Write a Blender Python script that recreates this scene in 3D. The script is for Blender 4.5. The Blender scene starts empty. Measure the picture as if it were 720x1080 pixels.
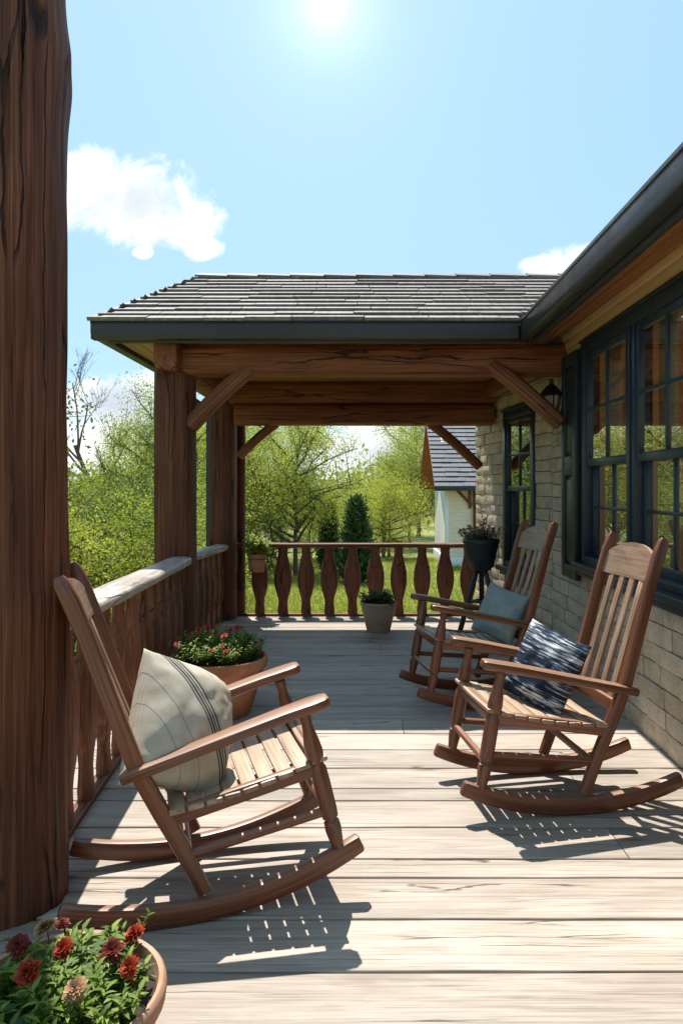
import bpy, math, random
from mathutils import Vector, Matrix, noise
R = math.radians
V = Vector
rnd = random.Random(11)
scene = bpy.context.scene
col = scene.collection
Z = V((0, 0, 1)); Y = V((0, 1, 0)); X = V((1, 0, 0))
EYE = 1.45
F = 780.0


def at(px, py, d):
    """world point seen at photo pixel (px,py) when it stands d metres in front of the camera"""
    return V(((px - 385.0) / F * d, d, EYE - (py - 515.0) / F * d))


def lerp(a, b, t):
    return a + (b - a) * t


# ------------------------------------------------------------------ mesh builder
class MB:
    def __init__(self):
        self.v = []; self.f = []; self.g = []

    def add(self, vs, fs, gs=None):
        o = len(self.v)
        self.v += [tuple(p) for p in vs]
        self.f += [tuple(i + o for i in f) for f in fs]
        if gs is None:
            ro = V((rnd.uniform(0, 50), rnd.uniform(0, 50), rnd.uniform(0, 50)))
            gs = [V(p) + ro for p in vs]
        self.g += [tuple(p) for p in gs]

    def sweep(self, pts, sec, ref=Z, scale=None, cap=True, endr=0.0, wob=0.0, wf=3.0):
        """sweep a closed section (list of (a,b)) along pts; a-axis = ref x tangent, b-axis = tangent x a"""
        pts = [V(p) for p in pts]
        n = len(pts)
        if scale is None:
            scale = [(1, 1)] * n
        scale = [s if isinstance(s, tuple) else (s, s) for s in scale]
        if endr > 0:
            t0 = (pts[1] - pts[0]).normalized(); t1 = (pts[-1] - pts[-2]).normalized()
            w = max(abs(a) for a, b in sec); h = max(abs(b) for a, b in sec)

            def sh(s, k):
                return (s[0] * max(0.2, 1 - k * endr / w), s[1] * max(0.2, 1 - k * endr / h))
            pts = [pts[0], pts[0] + t0 * endr * .35, pts[0] + t0 * endr] + pts[1:-1] + \
                  [pts[-1] - t1 * endr, pts[-1] - t1 * endr * .35, pts[-1]]
            scale = [sh(scale[0], 1), sh(scale[0], .25), scale[0]] + scale[1:-1] + \
                    [scale[-1], sh(scale[-1], .25), sh(scale[-1], 1)]
            n = len(pts)
        ro = V((rnd.uniform(0, 60), rnd.uniform(0, 60), rnd.uniform(0, 60)))
        vs = []; gs = []; L = 0.0; m = len(sec)
        for i, p in enumerate(pts):
            if i == 0: t = pts[1] - pts[0]
            elif i == n - 1: t = pts[-1] - pts[-2]
            else: t = (pts[i + 1] - pts[i]).normalized() + (pts[i] - pts[i - 1]).normalized()
            t = t.normalized()
            if i: L += (p - pts[i - 1]).length
            a = V(ref).cross(t).normalized(); b = t.cross(a)
            for (sa, sb) in sec:
                x = sa * scale[i][0]; y = sb * scale[i][1]
                k = 1.0
                if wob:
                    q = V((L * wf * .6, sa * wf * 6, sb * wf * 6)) + ro
                    k = 1 + wob * noise.noise(q) + wob * .5 * noise.noise(q * 2.7)
                vs.append(p + a * x * k + b * y * k)
                gs.append(V((L, x, y)) + ro)
        fs = []
        for i in range(n - 1):
            for j in range(m):
                j2 = (j + 1) % m
                fs.append((i * m + j, i * m + j2, (i + 1) * m + j2, (i + 1) * m + j))
        if cap:
            fs.append(tuple(range(m - 1, -1, -1)))
            fs.append(tuple((n - 1) * m + j for j in range(m)))
        self.add(vs, fs, gs)

    def tube(self, pts, radii, n=10, ref=None, wob=0.0, wf=3.0, cap=True, endr=0.0):
        pts = [V(p) for p in pts]
        if not isinstance(radii, (list, tuple)):
            radii = [radii] * len(pts)
        d = (pts[-1] - pts[0])
        if ref is None:
            ref = Y if abs(d.normalized().z) > .8 else Z
        sec = [(math.cos(2 * math.pi * k / n), math.sin(2 * math.pi * k / n)) for k in range(n)]
        r0 = radii[0]
        self.sweep(pts, [(a * r0, b * r0) for a, b in sec], ref, [r / r0 for r in radii], cap, endr, wob, wf)

    def log(self, p0, p1, r0, r1, n=28, wob=.06, rings=24, ref=None, endr=.02, wf=3.0, squash=None):
        p0 = V(p0); p1 = V(p1)
        pts = [p0.lerp(p1, i / (rings - 1)) for i in range(rings)]
        rr = [lerp(r0, r1, i / (rings - 1)) for i in range(rings)]
        if squash is None:
            self.tube(pts, rr, n, ref, wob, wf, True, endr)
        else:
            d = p1 - p0
            if ref is None: ref = Y if abs(d.normalized().z) > .8 else Z
            sec = superellipse(squash[0], squash[1], n, squash[2])
            self.sweep(pts, sec, ref, [r / r0 for r in rr], True, endr, wob, wf)

    def box(self, a, b, r=0.006, axis=None):
        """axis aligned board with softened edges, grain along the longest side"""
        a = V(a); b = V(b); lo = V(map(min, a, b)); hi = V(map(max, a, b)); s = hi - lo
        ax = axis if axis is not None else max(range(3), key=lambda i: s[i])
        c = (lo + hi) / 2
        d = [X, Y, Z][ax]
        ref = Z if ax != 2 else Y
        aa = ref.cross(d); 
        w = abs(s.dot(aa)); h = abs(s.dot(ref))
        p0 = c - d * s[ax] / 2; p1 = c + d * s[ax] / 2
        rr = min(r, w * .4, h * .4, s[ax] * .3)
        self.sweep([p0, p1], rsec(w, h, rr), ref, endr=rr)

    def bar(self, p0, p1, w, h, ref=Z, r=.004, seg=1, scale=None):
        p0 = V(p0); p1 = V(p1)
        pts = [p0.lerp(p1, i / seg) for i in range(seg + 1)]
        self.sweep(pts, rsec(w, h, min(r, w * .4, h * .4)), ref, scale, endr=min(r, w * .4, h * .4))

    def build(self, name, mat, parent=None, smooth=38):
        me = bpy.data.meshes.new(name)
        me.from_pydata(self.v, [], self.f)
        at_ = me.attributes.new('gc', 'FLOAT_VECTOR', 'POINT')
        at_.data.foreach_set('vector', [c for p in self.g for c in p])
        if smooth:
            me.polygons.foreach_set('use_smooth', [True] * len(me.polygons))
            me.update()
            me.set_sharp_from_angle(angle=R(smooth))
        me.update()
        me.materials.append(mat)
        o = bpy.data.objects.new(name, me)
        col.objects.link(o)
        if parent: o.parent = parent
        return o


def rsec(w, h, r):
    w /= 2; h /= 2
    out = []
    for cx, cy, a0 in ((w - r, h - r, 0), (-w + r, h - r, 90), (-w + r, -h + r, 180), (w - r, -h + r, 270)):
        for a in (0, 45, 90):
            t = R(a0 + a)
            out.append((cx + r * math.cos(t), cy + r * math.sin(t)))
    return out


def superellipse(a, b, n, p=2.6):
    out = []
    for k in range(n):
        t = 2 * math.pi * k / n
        c, s = math.cos(t), math.sin(t)
        out.append((a * math.copysign(abs(c) ** (2 / p), c), b * math.copysign(abs(s) ** (2 / p), s)))
    return out


def empty(name, loc=(0, 0, 0), rot=(0, 0, 0)):
    o = bpy.data.objects.new(name, None)
    o.location = loc; o.rotation_euler = rot; o.empty_display_size = .1
    col.objects.link(o)
    return o


def tag(o, label=None, cat=None, group=None, kind=None):
    if label: o['label'] = label
    if cat: o['category'] = cat
    if group: o['group'] = group
    if kind: o['kind'] = kind
    return o


def thing(name, label, cat, loc=(0, 0, 0), rot=(0, 0, 0), group=None):
    return tag(empty(name, loc, rot), label, cat, group)


def copy_tree(o, parent=None):
    c = o.copy(); col.objects.link(c)
    if parent: c.parent = parent
    for ch in list(o.children):
        copy_tree(ch, c)
    return c


# ------------------------------------------------------------------ materials
class NT:
    def __init__(self, name):
        self.m = bpy.data.materials.new(name); self.m.use_nodes = True
        self.t = self.m.node_tree; self.t.nodes.clear()
        self.out = self.t.nodes.new('ShaderNodeOutputMaterial')

    def n(self, typ, **kw):
        nd = self.t.nodes.new(typ)
        for k, v in kw.items():
            if k.startswith('i_'):
                key = k[2:]
                key = int(key) if key.isdigit() else key.replace('_', ' ')
                if hasattr(v, 'node') or isinstance(v, bpy.types.NodeSocket):
                    self.t.links.new(v, nd.inputs[key])
                else:
                    nd.inputs[key].default_value = v
            else:
                setattr(nd, k, v)
        return nd

    def link(self, a, b): self.t.links.new(a, b)

    def coord(self, scale, attr='gc', offset=None):
        if attr == 'pos':
            s = self.n('ShaderNodeNewGeometry').outputs['Position']
        else:
            s = self.n('ShaderNodeAttribute', attribute_name=attr).outputs['Vector']
        mp = self.n('ShaderNodeMapping'); mp.inputs['Scale'].default_value = scale
        self.link(s, mp.inputs['Vector'])
        return mp.outputs['Vector']

    def noise(self, vec, scale=1.0, detail=4, rough=.55, dist=0.0):
        return self.n('ShaderNodeTexNoise', i_Vector=vec, i_Scale=scale, i_Detail=detail, i_Roughness=rough, i_Distortion=dist).outputs['Fac']

    def ramp(self, fac, stops):
        r = self.n('ShaderNodeValToRGB')
        e = r.color_ramp.elements
        while len(e) < len(stops): e.new(.5)
        for el, (p, c) in zip(e, stops):
            el.position = p
            el.color = c if len(c) == 4 else (*c, 1)
        self.link(fac, r.inputs['Fac'])
        return r.outputs['Color']

    def mix(self, fac, a, b, mode='MIX'):
        nd = self.n('ShaderNodeMix', data_type='RGBA', blend_type=mode)
        for s, v in ((nd.inputs[0], fac), (nd.inputs[6], a), (nd.inputs[7], b)):
            if isinstance(v, bpy.types.NodeSocket): self.link(v, s)
            else: s.default_value = v if not isinstance(v, tuple) or len(v) == 4 else (*v, 1)
        return nd.outputs[2]

    def math(self, op, a, b=0.0, c=0.0, clamp=False):
        nd = self.n('ShaderNodeMath', operation=op, use_clamp=clamp)
        for s, v in zip(nd.inputs, (a, b, c)):
            if isinstance(v, bpy.types.NodeSocket): self.link(v, s)
            else: s.default_value = v
        return nd.outputs[0]

    def island(self): return self.n('ShaderNodeNewGeometry').outputs['Random Per Island']

    def bump(self, h, strength=.3, dist=.01, normal=None):
        b = self.n('ShaderNodeBump', i_Height=h, i_Strength=strength, i_Distance=dist)
        if normal is not None: self.link(normal, b.inputs['Normal'])
        return b.outputs['Normal']

    def principled(self, base, rough=.5, normal=None, spec=.5, metal=0.0, **kw):
        p = self.n('ShaderNodeBsdfPrincipled')
        for s, v in (('Base Color', base), ('Roughness', rough), ('Specular IOR Level', spec), ('Metallic', metal)):
            if isinstance(v, bpy.types.NodeSocket): self.link(v, p.inputs[s])
            else: p.inputs[s].default_value = v if not isinstance(v, tuple) or len(v) == 4 else (*v, 1)
        if normal is not None: self.link(normal, p.inputs['Normal'])
        return p.outputs[0]

    def finish(self, sh):
        self.link(sh, self.out.inputs['Surface']); return self.m


def wood(name, dark, mid, light, rough=.5, grain=(1.2, 30, 30), bump=.35, bdist=.004, crack=0.0, crackscale=(.7, 16, 16),
         knots=0.0, var=.25, spec=.5, weather=0.0, blot=1.0, cgate=.46, bleach=0.0):
    t = NT(name)
    c1 = t.coord(grain)
    g = t.noise(c1, 1.0, 6, .62, 1.3)
    g2 = t.noise(t.coord((grain[0] * .9, grain[1] * 3.5, grain[2] * 3.5)), 1.0, 4, .6, .4)
    low = t.noise(t.coord((1.1 * blot, 4 * blot, 4 * blot)), 1.0, 3, .5, .6)
    base = t.ramp(g, [(.33, dark), (.49, mid), (.64, light)])
    base = t.mix(.55, base, t.ramp(g2, [(.35, dark), (.5, mid), (.64, light)]))
    base = t.mix(t.math('MULTIPLY', t.ramp(low, [(.35, (0, 0, 0)), (.65, (1, 1, 1))]), .45), base, dark)
    if weather:
        wn = t.noise(t.coord((2.5, 9, 9)), 1.0, 4, .6, .5)
        base = t.mix(t.math('MULTIPLY', t.ramp(wn, [(.5, (0, 0, 0)), (.72, (1, 1, 1))]), weather), base, tuple(min(1, c * 1.6 + .05) for c in light))
    if knots:
        vo = t.n('ShaderNodeTexVoronoi', feature='F1', i_Vector=t.coord((1.6, 7, 7)), i_Scale=1.0)
        k = t.ramp(vo.outputs['Distance'], [(.02, (1, 1, 1)), (.14, (0, 0, 0))])
        sel = t.ramp(vo.outputs['Color'], [(1 - knots - .02, (0, 0, 0)), (1 - knots, (1, 1, 1))])
        base = t.mix(t.math('MULTIPLY', t.math('MULTIPLY', k, sel), .75), base, tuple(c * .45 for c in dark))
    isl = t.island()
    base = t.mix(1.0, base, t.ramp(isl, [(0, (1 - var,) * 3), (1, (1 + var * .35, 1 + var * .3, 1 + var * .25))]), 'MULTIPLY')
    if bleach:  # upward faces mixed paler, painting sunlight onto the chair tops
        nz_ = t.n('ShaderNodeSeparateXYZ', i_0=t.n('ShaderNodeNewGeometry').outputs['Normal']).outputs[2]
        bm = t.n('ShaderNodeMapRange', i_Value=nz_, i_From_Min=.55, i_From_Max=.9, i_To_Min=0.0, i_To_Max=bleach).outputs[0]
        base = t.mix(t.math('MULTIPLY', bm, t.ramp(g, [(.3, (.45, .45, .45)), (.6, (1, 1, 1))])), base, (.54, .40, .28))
    h = t.math('ADD', t.math('MULTIPLY', g, .6), t.math('MULTIPLY', g2, .4))
    if crack:
        cc = t.coord(crackscale)
        wv_ = t.n('ShaderNodeTexNoise', i_Vector=t.coord((3, 14, 14)), i_Scale=1.0, i_Detail=3).outputs['Color']
        ca = t.n('ShaderNodeVectorMath', operation='MULTIPLY_ADD'); t.link(wv_, ca.inputs[0]); ca.inputs[1].default_value = (.25, .5, .5); t.link(cc, ca.inputs[2])
        ve = t.n('ShaderNodeTexVoronoi', feature='DISTANCE_TO_EDGE', i_Vector=ca.outputs[0], i_Scale=1.0).outputs['Distance']
        cr = t.ramp(ve, [(.0, (1, 1, 1)), (.012 * crack, (1, 1, 1)), (.04 * crack, (0, 0, 0))])
        gate = t.ramp(t.noise(t.coord((.9, 5, 5), offset=3), 1.0, 2), [(cgate, (0, 0, 0)), (cgate + .07, (1, 1, 1))])
        cr = t.math('MULTIPLY', cr, gate)
        base = t.mix(t.math('MULTIPLY', cr, .85), base, tuple(c * .22 for c in dark))
        h = t.math('SUBTRACT', h, t.math('MULTIPLY', cr, 1.5))
    ro = t.n('ShaderNodeMapRange', i_Value=g2, i_From_Min=.3, i_From_Max=.7, i_To_Min=rough - .1, i_To_Max=rough + .12).outputs[0]
    return t.finish(t.principled(base, ro, t.bump(h, bump, bdist), spec))


def plain(name, colr, rough=.5, metal=0.0, nscale=20, var=.2, bump=.1, spec=.5, bdist=.003):
    t = NT(name)
    nz = t.noise(t.coord((nscale,) * 3), 1.0, 5, .6)
    base = t.mix(1.0, colr, t.ramp(nz, [(.25, (1 - var,) * 3), (.75, (1 + var,) * 3)]), 'MULTIPLY')
    ro = t.n('ShaderNodeMapRange', i_Value=nz, i_From_Min=.3, i_From_Max=.7, i_To_Min=max(.03, rough - .08), i_To_Max=rough + .08).outputs[0]
    return t.finish(t.principled(base, ro, t.bump(nz, bump, bdist), spec, metal))


def leafmat(name, cols, trans=.35, rough=.5, spec=.35, clump=7.0):
    t = NT(name)
    r = t.island()
    n_ = len(cols)
    base = t.ramp(r, [((i + .0) / max(1, n_ - 1), c) for i, c in enumerate(cols)])
    g = t.noise(t.coord((clump,) * 3), 1.0, 3)
    base = t.mix(.75, base, t.mix(1.0, base, t.ramp(g, [(.36, (.66, .68, .6)), (.62, (1.38, 1.32, 1.25))]), 'MULTIPLY'))
    p = t.principled(base, rough, None, spec)
    tr = t.n('ShaderNodeBsdfTranslucent')
    t.link(t.mix(1.0, base, (1.25, 1.2, .55), 'MULTIPLY'), tr.inputs['Color'])
    mx = t.n('ShaderNodeMixShader'); mx.inputs[0].default_value = trans
    t.link(p, mx.inputs[1]); t.link(tr.outputs[0], mx.inputs[2])
    return t.finish(mx.outputs[0])


M = {}
M['log'] = wood('log_wood', (.038, .013, .007), (.13, .041, .017), (.27, .10, .047), .62, (1.1, 40, 40), 1.0, .012, crack=.7, crackscale=(.45, 10, 10), knots=.35, var=.12, weather=.06, cgate=.46, spec=.25)
M['beam'] = wood('beam_wood', (.055, .016, .006), (.23, .073, .026), (.42, .155, .06), .58, (1.1, 36, 36), .7, .008, crack=.7, crackscale=(.5, 10, 10), knots=.25, var=.15, spec=.3)
M['baluster'] = wood('baluster_wood', (.045, .015, .007), (.18, .060, .025), (.33, .13, .06), .58, (1.2, 36, 36), .6, .006, crack=.6, crackscale=(.6, 14, 14), knots=.2, var=.25, spec=.3)
M['handrail'] = wood('weathered_rail_wood', (.16, .125, .10), (.38, .31, .26), (.56, .49, .42), .42, (1.0, 30, 30), .5, .005, crack=.7, crackscale=(.5, 14, 14), knots=.2, var=.1, weather=.6)
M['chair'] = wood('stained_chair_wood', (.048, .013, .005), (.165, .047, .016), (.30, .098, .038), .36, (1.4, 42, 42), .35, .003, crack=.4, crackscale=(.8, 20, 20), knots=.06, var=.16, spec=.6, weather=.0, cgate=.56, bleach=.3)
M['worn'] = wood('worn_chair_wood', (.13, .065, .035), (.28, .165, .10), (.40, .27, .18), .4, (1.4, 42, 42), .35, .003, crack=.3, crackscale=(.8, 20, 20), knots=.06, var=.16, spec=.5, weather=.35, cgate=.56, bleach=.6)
M['deck'] = wood('weathered_deck_wood', (.20, .16, .128), (.375, .318, .262), (.49, .43, .37), .6, (2.2, 44, 50), .7, .004, crack=.5, crackscale=(.5, 16, 16), knots=.5, var=.22, weather=.15, blot=.8, cgate=.53, spec=.3)
M['soffit'] = wood('soffit_board_wood', (.30, .16, .06), (.46, .28, .12), (.58, .38, .19), .5, (1.0, 22, 22), .3, .003, knots=.2, var=.2)
M['ceiling'] = wood('ceiling_board_wood', (.18, .06, .02), (.38, .15, .052), (.5, .23, .09), .5, (1.0, 22, 22), .3, .003, knots=.2, var=.25)
M['eave'] = wood('eave_board_wood', (.16, .05, .018), (.36, .13, .045), (.46, .2, .08), .45, (1.0, 22, 22), .3, .003, knots=.2, var=.25)
M['frieze'] = wood('frieze_board_wood', (.58, .39, .19), (.70, .50, .27), (.78, .60, .36), .55, (1.0, 30, 30), .2, .002, var=.1)
M['barn'] = wood('orange_gable_wood', (.2, .06, .02), (.36, .115, .035), (.42, .16, .06), .6, var=.2)
M['gutter'] = plain('gutter_metal', (.034, .037, .044), .36, .3, 8, .15, .03)
M['window'] = plain('navy_window_paint', (.016, .031, .044), .35, 0, 30, .15, .05)
M['shutter'] = plain('shutter_paint', (.011, .019, .020), .42, 0, 30, .2, .08)
M['iron'] = plain('black_iron', (.018, .018, .02), .45, .6, 60, .3, .2)
M['blackwood'] = plain('black_painted_wood', (.022, .022, .026), .5, 0, 40, .35, .2)
M['potblack'] = plain('black_pot_plastic', (.02, .024, .028), .45, 0, 25, .3, .1)
M['soil'] = plain('soil', (.03, .02, .013), .9, 0, 60, .6, 1.0, bdist=.01)
M['mortar'] = plain('mortar', (.16, .14, .115), .9, 0, 40, .3, .5)
M['interior'] = plain('interior_plaster', (.72, .47, .26), .8, 0, 4, .15, .05)
M['curtain'] = plain('tan_curtain_cloth', (.52, .40, .25), .85, 0, 40, .12, .2)
M['subfloor'] = plain('dark_underlay', (.012, .01, .009), .9, 0, 8, .2, .1)
M['cream'] = plain('cream_siding_paint', (.78, .66, .54), .6, 0, 6, .08, .05)
M['white'] = plain('white_siding_paint', (.80, .78, .80), .6, 0, 6, .06, .05)
M['bark'] = wood('bark', (.035, .025, .018), (.09, .068, .05), (.16, .125, .095), .85, (3, 18, 18), .8, .02, crack=1.2, var=.2)
M['stem'] = leafmat('green_stem', [(.07, .12, .03), (.1, .16, .04)], .1)
M['greybark'] = plain('dead_grey_bark', (.13, .11, .10), .85, 0, 10, .3, .4)


def mk_terracotta(name, c0, c1, c2):
    t = NT(name)
    n1 = t.noise(t.coord((5, 5, 5)), 1, 5, .6, .5); n2 = t.noise(t.coord((45, 45, 45)), 1, 4)
    b = t.ramp(n1, [(.3, c0), (.5, c1), (.72, c2)])
    b = t.mix(t.math('MULTIPLY', n2, .35), b, c0)
    return t.finish(t.principled(b, .75, t.bump(n2, .25, .003), .3))


M['terracotta'] = mk_terracotta('terracotta_clay', (.27, .10, .045), (.42, .175, .085), (.50, .27, .16))
M['claytan'] = mk_terracotta('tan_clay', (.26, .155, .09), (.38, .25, .16), (.48, .34, .24))
M['claypale'] = mk_terracotta('pale_pink_clay', (.32, .17, .10), (.45, .26, .17), (.52, .36, .27))


def mk_stone():
    t = NT('tan_stone_block')
    r = t.island()
    base = t.ramp(r, [(0, (.42, .335, .23)), (.25, (.54, .44, .31)), (.5, (.47, .40, .315)), (.75, (.58, .47, .335)), (1, (.45, .39, .325))])
    n1 = t.noise(t.coord((6, 6, 6)), 1, 6, .65, .4); n2 = t.noise(t.coord((40, 40, 40)), 1, 5, .65)
    base = t.mix(1.0, base, t.ramp(n1, [(.28, (.68, .66, .64)), (.5, (1, 1, 1)), (.75, (1.2, 1.17, 1.12))]), 'MULTIPLY')
    base = t.mix(.5, base, t.mix(1.0, base, t.ramp(n2, [(.3, (.6, .6, .6)), (.7, (1.3, 1.3, 1.3))]), 'MULTIPLY'))
    h = t.math('ADD', t.math('MULTIPLY', n1, .7), t.math('MULTIPLY', n2, .4))
    return t.finish(t.principled(base, .85, t.bump(h, .8, .012), .25))


M['stone'] = mk_stone()


def mk_shingle(name, tint):
    t = NT(name)
    r = t.island()
    base = t.ramp(r, [(0, tuple(.72 * c for c in tint)), (.5, tint), (.85, tuple(1.15 * c for c in tint)), (1, tuple(1.35 * c for c in tint))])
    n1 = t.noise(t.coord((3, 30, 30)), 1, 5, .6, .4)
    base = t.mix(1.0, base, t.ramp(n1, [(.3, (.6, .6, .6)), (.7, (1.35, 1.3, 1.25))]), 'MULTIPLY')
    return t.finish(t.principled(base, .68, t.bump(n1, .5, .006), .4))


M['shingle'] = mk_shingle('grey_brown_shingle', (.165, .148, .136))
M['slate'] = mk_shingle('blue_grey_shingle', (.055, .064, .085))


def mk_glass():
    t = NT('window_glass')
    lw = t.n('ShaderNodeFresnel', i_IOR=1.5).outputs[0]
    fac = t.math('MULTIPLY', lw, .6, clamp=True)
    nz = t.noise(t.coord((2.2, 2.2, 2.2)), 1, 2)
    gl = t.n('ShaderNodeBsdfGlossy', i_Roughness=0.01)
    t.link(t.bump(nz, .06, .02), gl.inputs['Normal'])
    tr = t.n('ShaderNodeBsdfTransparent'); tr.inputs['Color'].default_value = (.86, .88, .86, 1)
    mx = t.n('ShaderNodeMixShader')
    t.link(fac, mx.inputs[0]); t.link(tr.outputs[0], mx.inputs[1]); t.link(gl.outputs[0], mx.inputs[2])
    return t.finish(mx.outputs[0])


M['glass'] = mk_glass()


def mk_lampglass():
    t = NT('lantern_glass')
    p = t.n('ShaderNodeBsdfPrincipled', i_Roughness=.35)
    p.inputs['Base Color'].default_value = (.55, .47, .36, 1)
    tr = t.n('ShaderNodeBsdfTransparent')
    mx = t.n('ShaderNodeMixShader'); mx.inputs[0].default_value = .55
    t.link(tr.outputs[0], mx.inputs[1]); t.link(p.outputs[0], mx.inputs[2])
    return t.finish(mx.outputs[0])


M['lampglass'] = mk_lampglass()


def mk_cloth(name, kind):
    t = NT(name)
    a = t.n('ShaderNodeAttribute', attribute_name='gc').outputs['Vector']
    sp = t.n('ShaderNodeSeparateXYZ', i_0=a)
    u, v = sp.outputs[0], sp.outputs[1]
    wv = t.n('ShaderNodeTexWave', wave_type='BANDS', bands_direction='X', i_Vector=a, i_Scale=95.0, i_Distortion=.6, i_Detail=1.0).outputs['Fac']
    wv2 = t.n('ShaderNodeTexWave', wave_type='BANDS', bands_direction='Y', i_Vector=a, i_Scale=95.0, i_Distortion=.6, i_Detail=1.0).outputs['Fac']
    n1 = t.noise(t.coord((18, 18, 18)), 1, 4)
    if kind == 'striped':
        base = t.ramp(n1, [(.3, (.40, .35, .27)), (.7, (.53, .475, .38))])
        for c, w, al in ((.012, .0042, .85), (.026, .0055, .92), (.04, .0042, .85), (.056, .0055, .9), (.07, .002, .5), (-.09, .0018, .55), (.15, .0018, .5), (-.165, .0018, .45)):
            d = t.math('ABSOLUTE', t.math('SUBTRACT', t.math('ADD', u, t.math('MULTIPLY', v, .75)), c))
            m = t.math('MULTIPLY', t.math('LESS_THAN', d, w), al)
            base = t.mix(m, base, (.035, .04, .05))
    elif kind == 'navy':
        st = t.noise(t.coord((7, 110, 1)), 1, 6, .75, .4)
        st2 = t.noise(t.coord((2.5, 9, 1)), 1, 3, .6, .8)
        bd = t.math('ADD', t.math('MULTIPLY', st, .6), t.math('MULTIPLY', st2, .55))
        base = t.ramp(bd, [(.50, (.008, .012, .022)), (.575, (.018, .032, .06)), (.605, (.07, .10, .14)), (.63, (.5, .5, .5)), (.70, (.62, .62, .6))])
    else:
        base = t.ramp(n1, [(.3, (.21, .245, .225)), (.7, (.29, .325, .30))])
    h = t.math('ADD', t.math('ADD', wv, wv2), t.math('MULTIPLY', n1, 1.2))
    base = t.mix(.35, base, t.mix(1.0, base, t.ramp(t.math('MULTIPLY', wv, wv2), [(0, (.65, .65, .65)), (.6, (1.15, 1.15, 1.15))]), 'MULTIPLY'))
    return t.finish(t.principled(base, .9, t.bump(h, .35, .002), .15))


M['c_stripe'] = mk_cloth('striped_linen', 'striped')
M['c_navy'] = mk_cloth('navy_streaked_cloth', 'navy')
M['c_sage'] = mk_cloth('sage_cloth', 'sage')
M['l_pale'] = leafmat('pale_spring_leaf', [(.25, .31, .05), (.36, .41, .085), (.44, .46, .13), (.30, .37, .065)], .5)
M['l_mid'] = leafmat('mid_green_leaf', [(.15, .215, .04), (.25, .32, .065), (.34, .38, .10), (.19, .27, .05)], .5)
M['l_dark'] = leafmat('deep_green_leaf', [(.06, .105, .025), (.10, .16, .04), (.17, .22, .06)], .36)
M['l_con'] = leafmat('conifer_needle', [(.03, .062, .024), (.05, .095, .034), (.08, .13, .045)], .18)
M['l_far'] = leafmat('far_leaf', [(.15, .20, .05), (.21, .26, .08), (.27, .30, .11)], .4)
M['l_pot'] = leafmat('bedding_leaf', [(.07, .13, .02), (.14, .21, .035), (.22, .30, .05), (.09, .16, .03)], .42, .55, .3)
M['l_potdark'] = leafmat('dark_bedding_leaf', [(.025, .06, .015), (.05, .10, .022), (.085, .14, .035)], .28, .55, .3)
M['l_grey'] = leafmat('grey_green_leaf', [(.10, .13, .07), (.16, .19, .11), (.08, .12, .05)], .25)
M['l_grass'] = leafmat('grass_blade', [(.17, .225, .03), (.25, .305, .05), (.33, .36, .07)], .4)


def mk_petal(name, c_in, c_mid, c_tip, trans=.3):
    t = NT(name)
    a = t.n('ShaderNodeAttribute', attribute_name='gc').outputs['Vector']
    u = t.n('ShaderNodeSeparateXYZ', i_0=a).outputs[0]
    b = t.ramp(u, [(.05, c_in), (.5, c_mid), (.97, c_tip)])
    b = t.mix(1.0, b, t.ramp(t.island(), [(0, (.65, .6, .6)), (1, (1.25, 1.15, 1.1))]), 'MULTIPLY')
    p = t.principled(b, .55, None, .25)
    tr = t.n('ShaderNodeBsdfTranslucent'); t.link(b, tr.inputs['Color'])
    mx = t.n('ShaderNodeMixShader'); mx.inputs[0].default_value = trans
    t.link(p, mx.inputs[1]); t.link(tr.outputs[0], mx.inputs[2])
    return t.finish(mx.outputs[0])


M['p_red'] = mk_petal('rust_red_petal', (.35, .12, .02), (.26, .016, .007), (.40, .06, .016))
M['p_dark'] = mk_petal('maroon_petal', (.10, .02, .01), (.13, .014, .012), (.24, .05, .03))
M['p_dry'] = mk_petal('dry_tan_petal', (.22, .10, .04), (.36, .20, .09), (.45, .30, .16))
M['p_crim'] = mk_petal('crimson_petal', (.3, .03, .03), (.42, .02, .03), (.5, .06, .07))
M['p_pink'] = mk_petal('dusty_pink_petal', (.3, .12, .08), (.45, .22, .16), (.55, .32, .25))


def mk_lawn():
    t = NT('lawn_soil_and_turf')
    n1 = t.noise(t.coord((.6, .6, .6), 'pos'), 1, 4); n2 = t.noise(t.coord((9, 9, 9), 'pos'), 1, 5, .7)
    n3 = t.noise(t.coord((.08, .08, .08), 'pos'), 1, 3)
    b = t.ramp(n2, [(.25, (.13, .145, .045)), (.5, (.20, .215, .075)), (.75, (.28, .285, .11))])
    b = t.mix(t.math('MULTIPLY', n1, .5), b, (.25, .25, .10))
    b = t.mix(t.ramp(n3, [(.5, (0, 0, 0)), (.7, (.6, .6, .6))]), b, (.15, .155, .07))
    return t.finish(t.principled(b, .9, t.bump(n2, .6, .03), .1))


M['lawn'] = mk_lawn()

# ------------------------------------------------------------------ camera, sun, sky
cam = bpy.data.cameras.new('camera'); camo = bpy.data.objects.new('camera', cam); col.objects.link(camo)
camo.location = (0, 0, EYE); camo.rotation_euler = (R(90), 0, 0)
cam.sensor_fit = 'AUTO'; cam.sensor_width = 36; cam.lens = F / 1080 * 36
cam.shift_x = -25 / 1080; cam.shift_y = -25 / 1080
cam.clip_start = .05; cam.clip_end = 3000
scene.camera = camo

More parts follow.
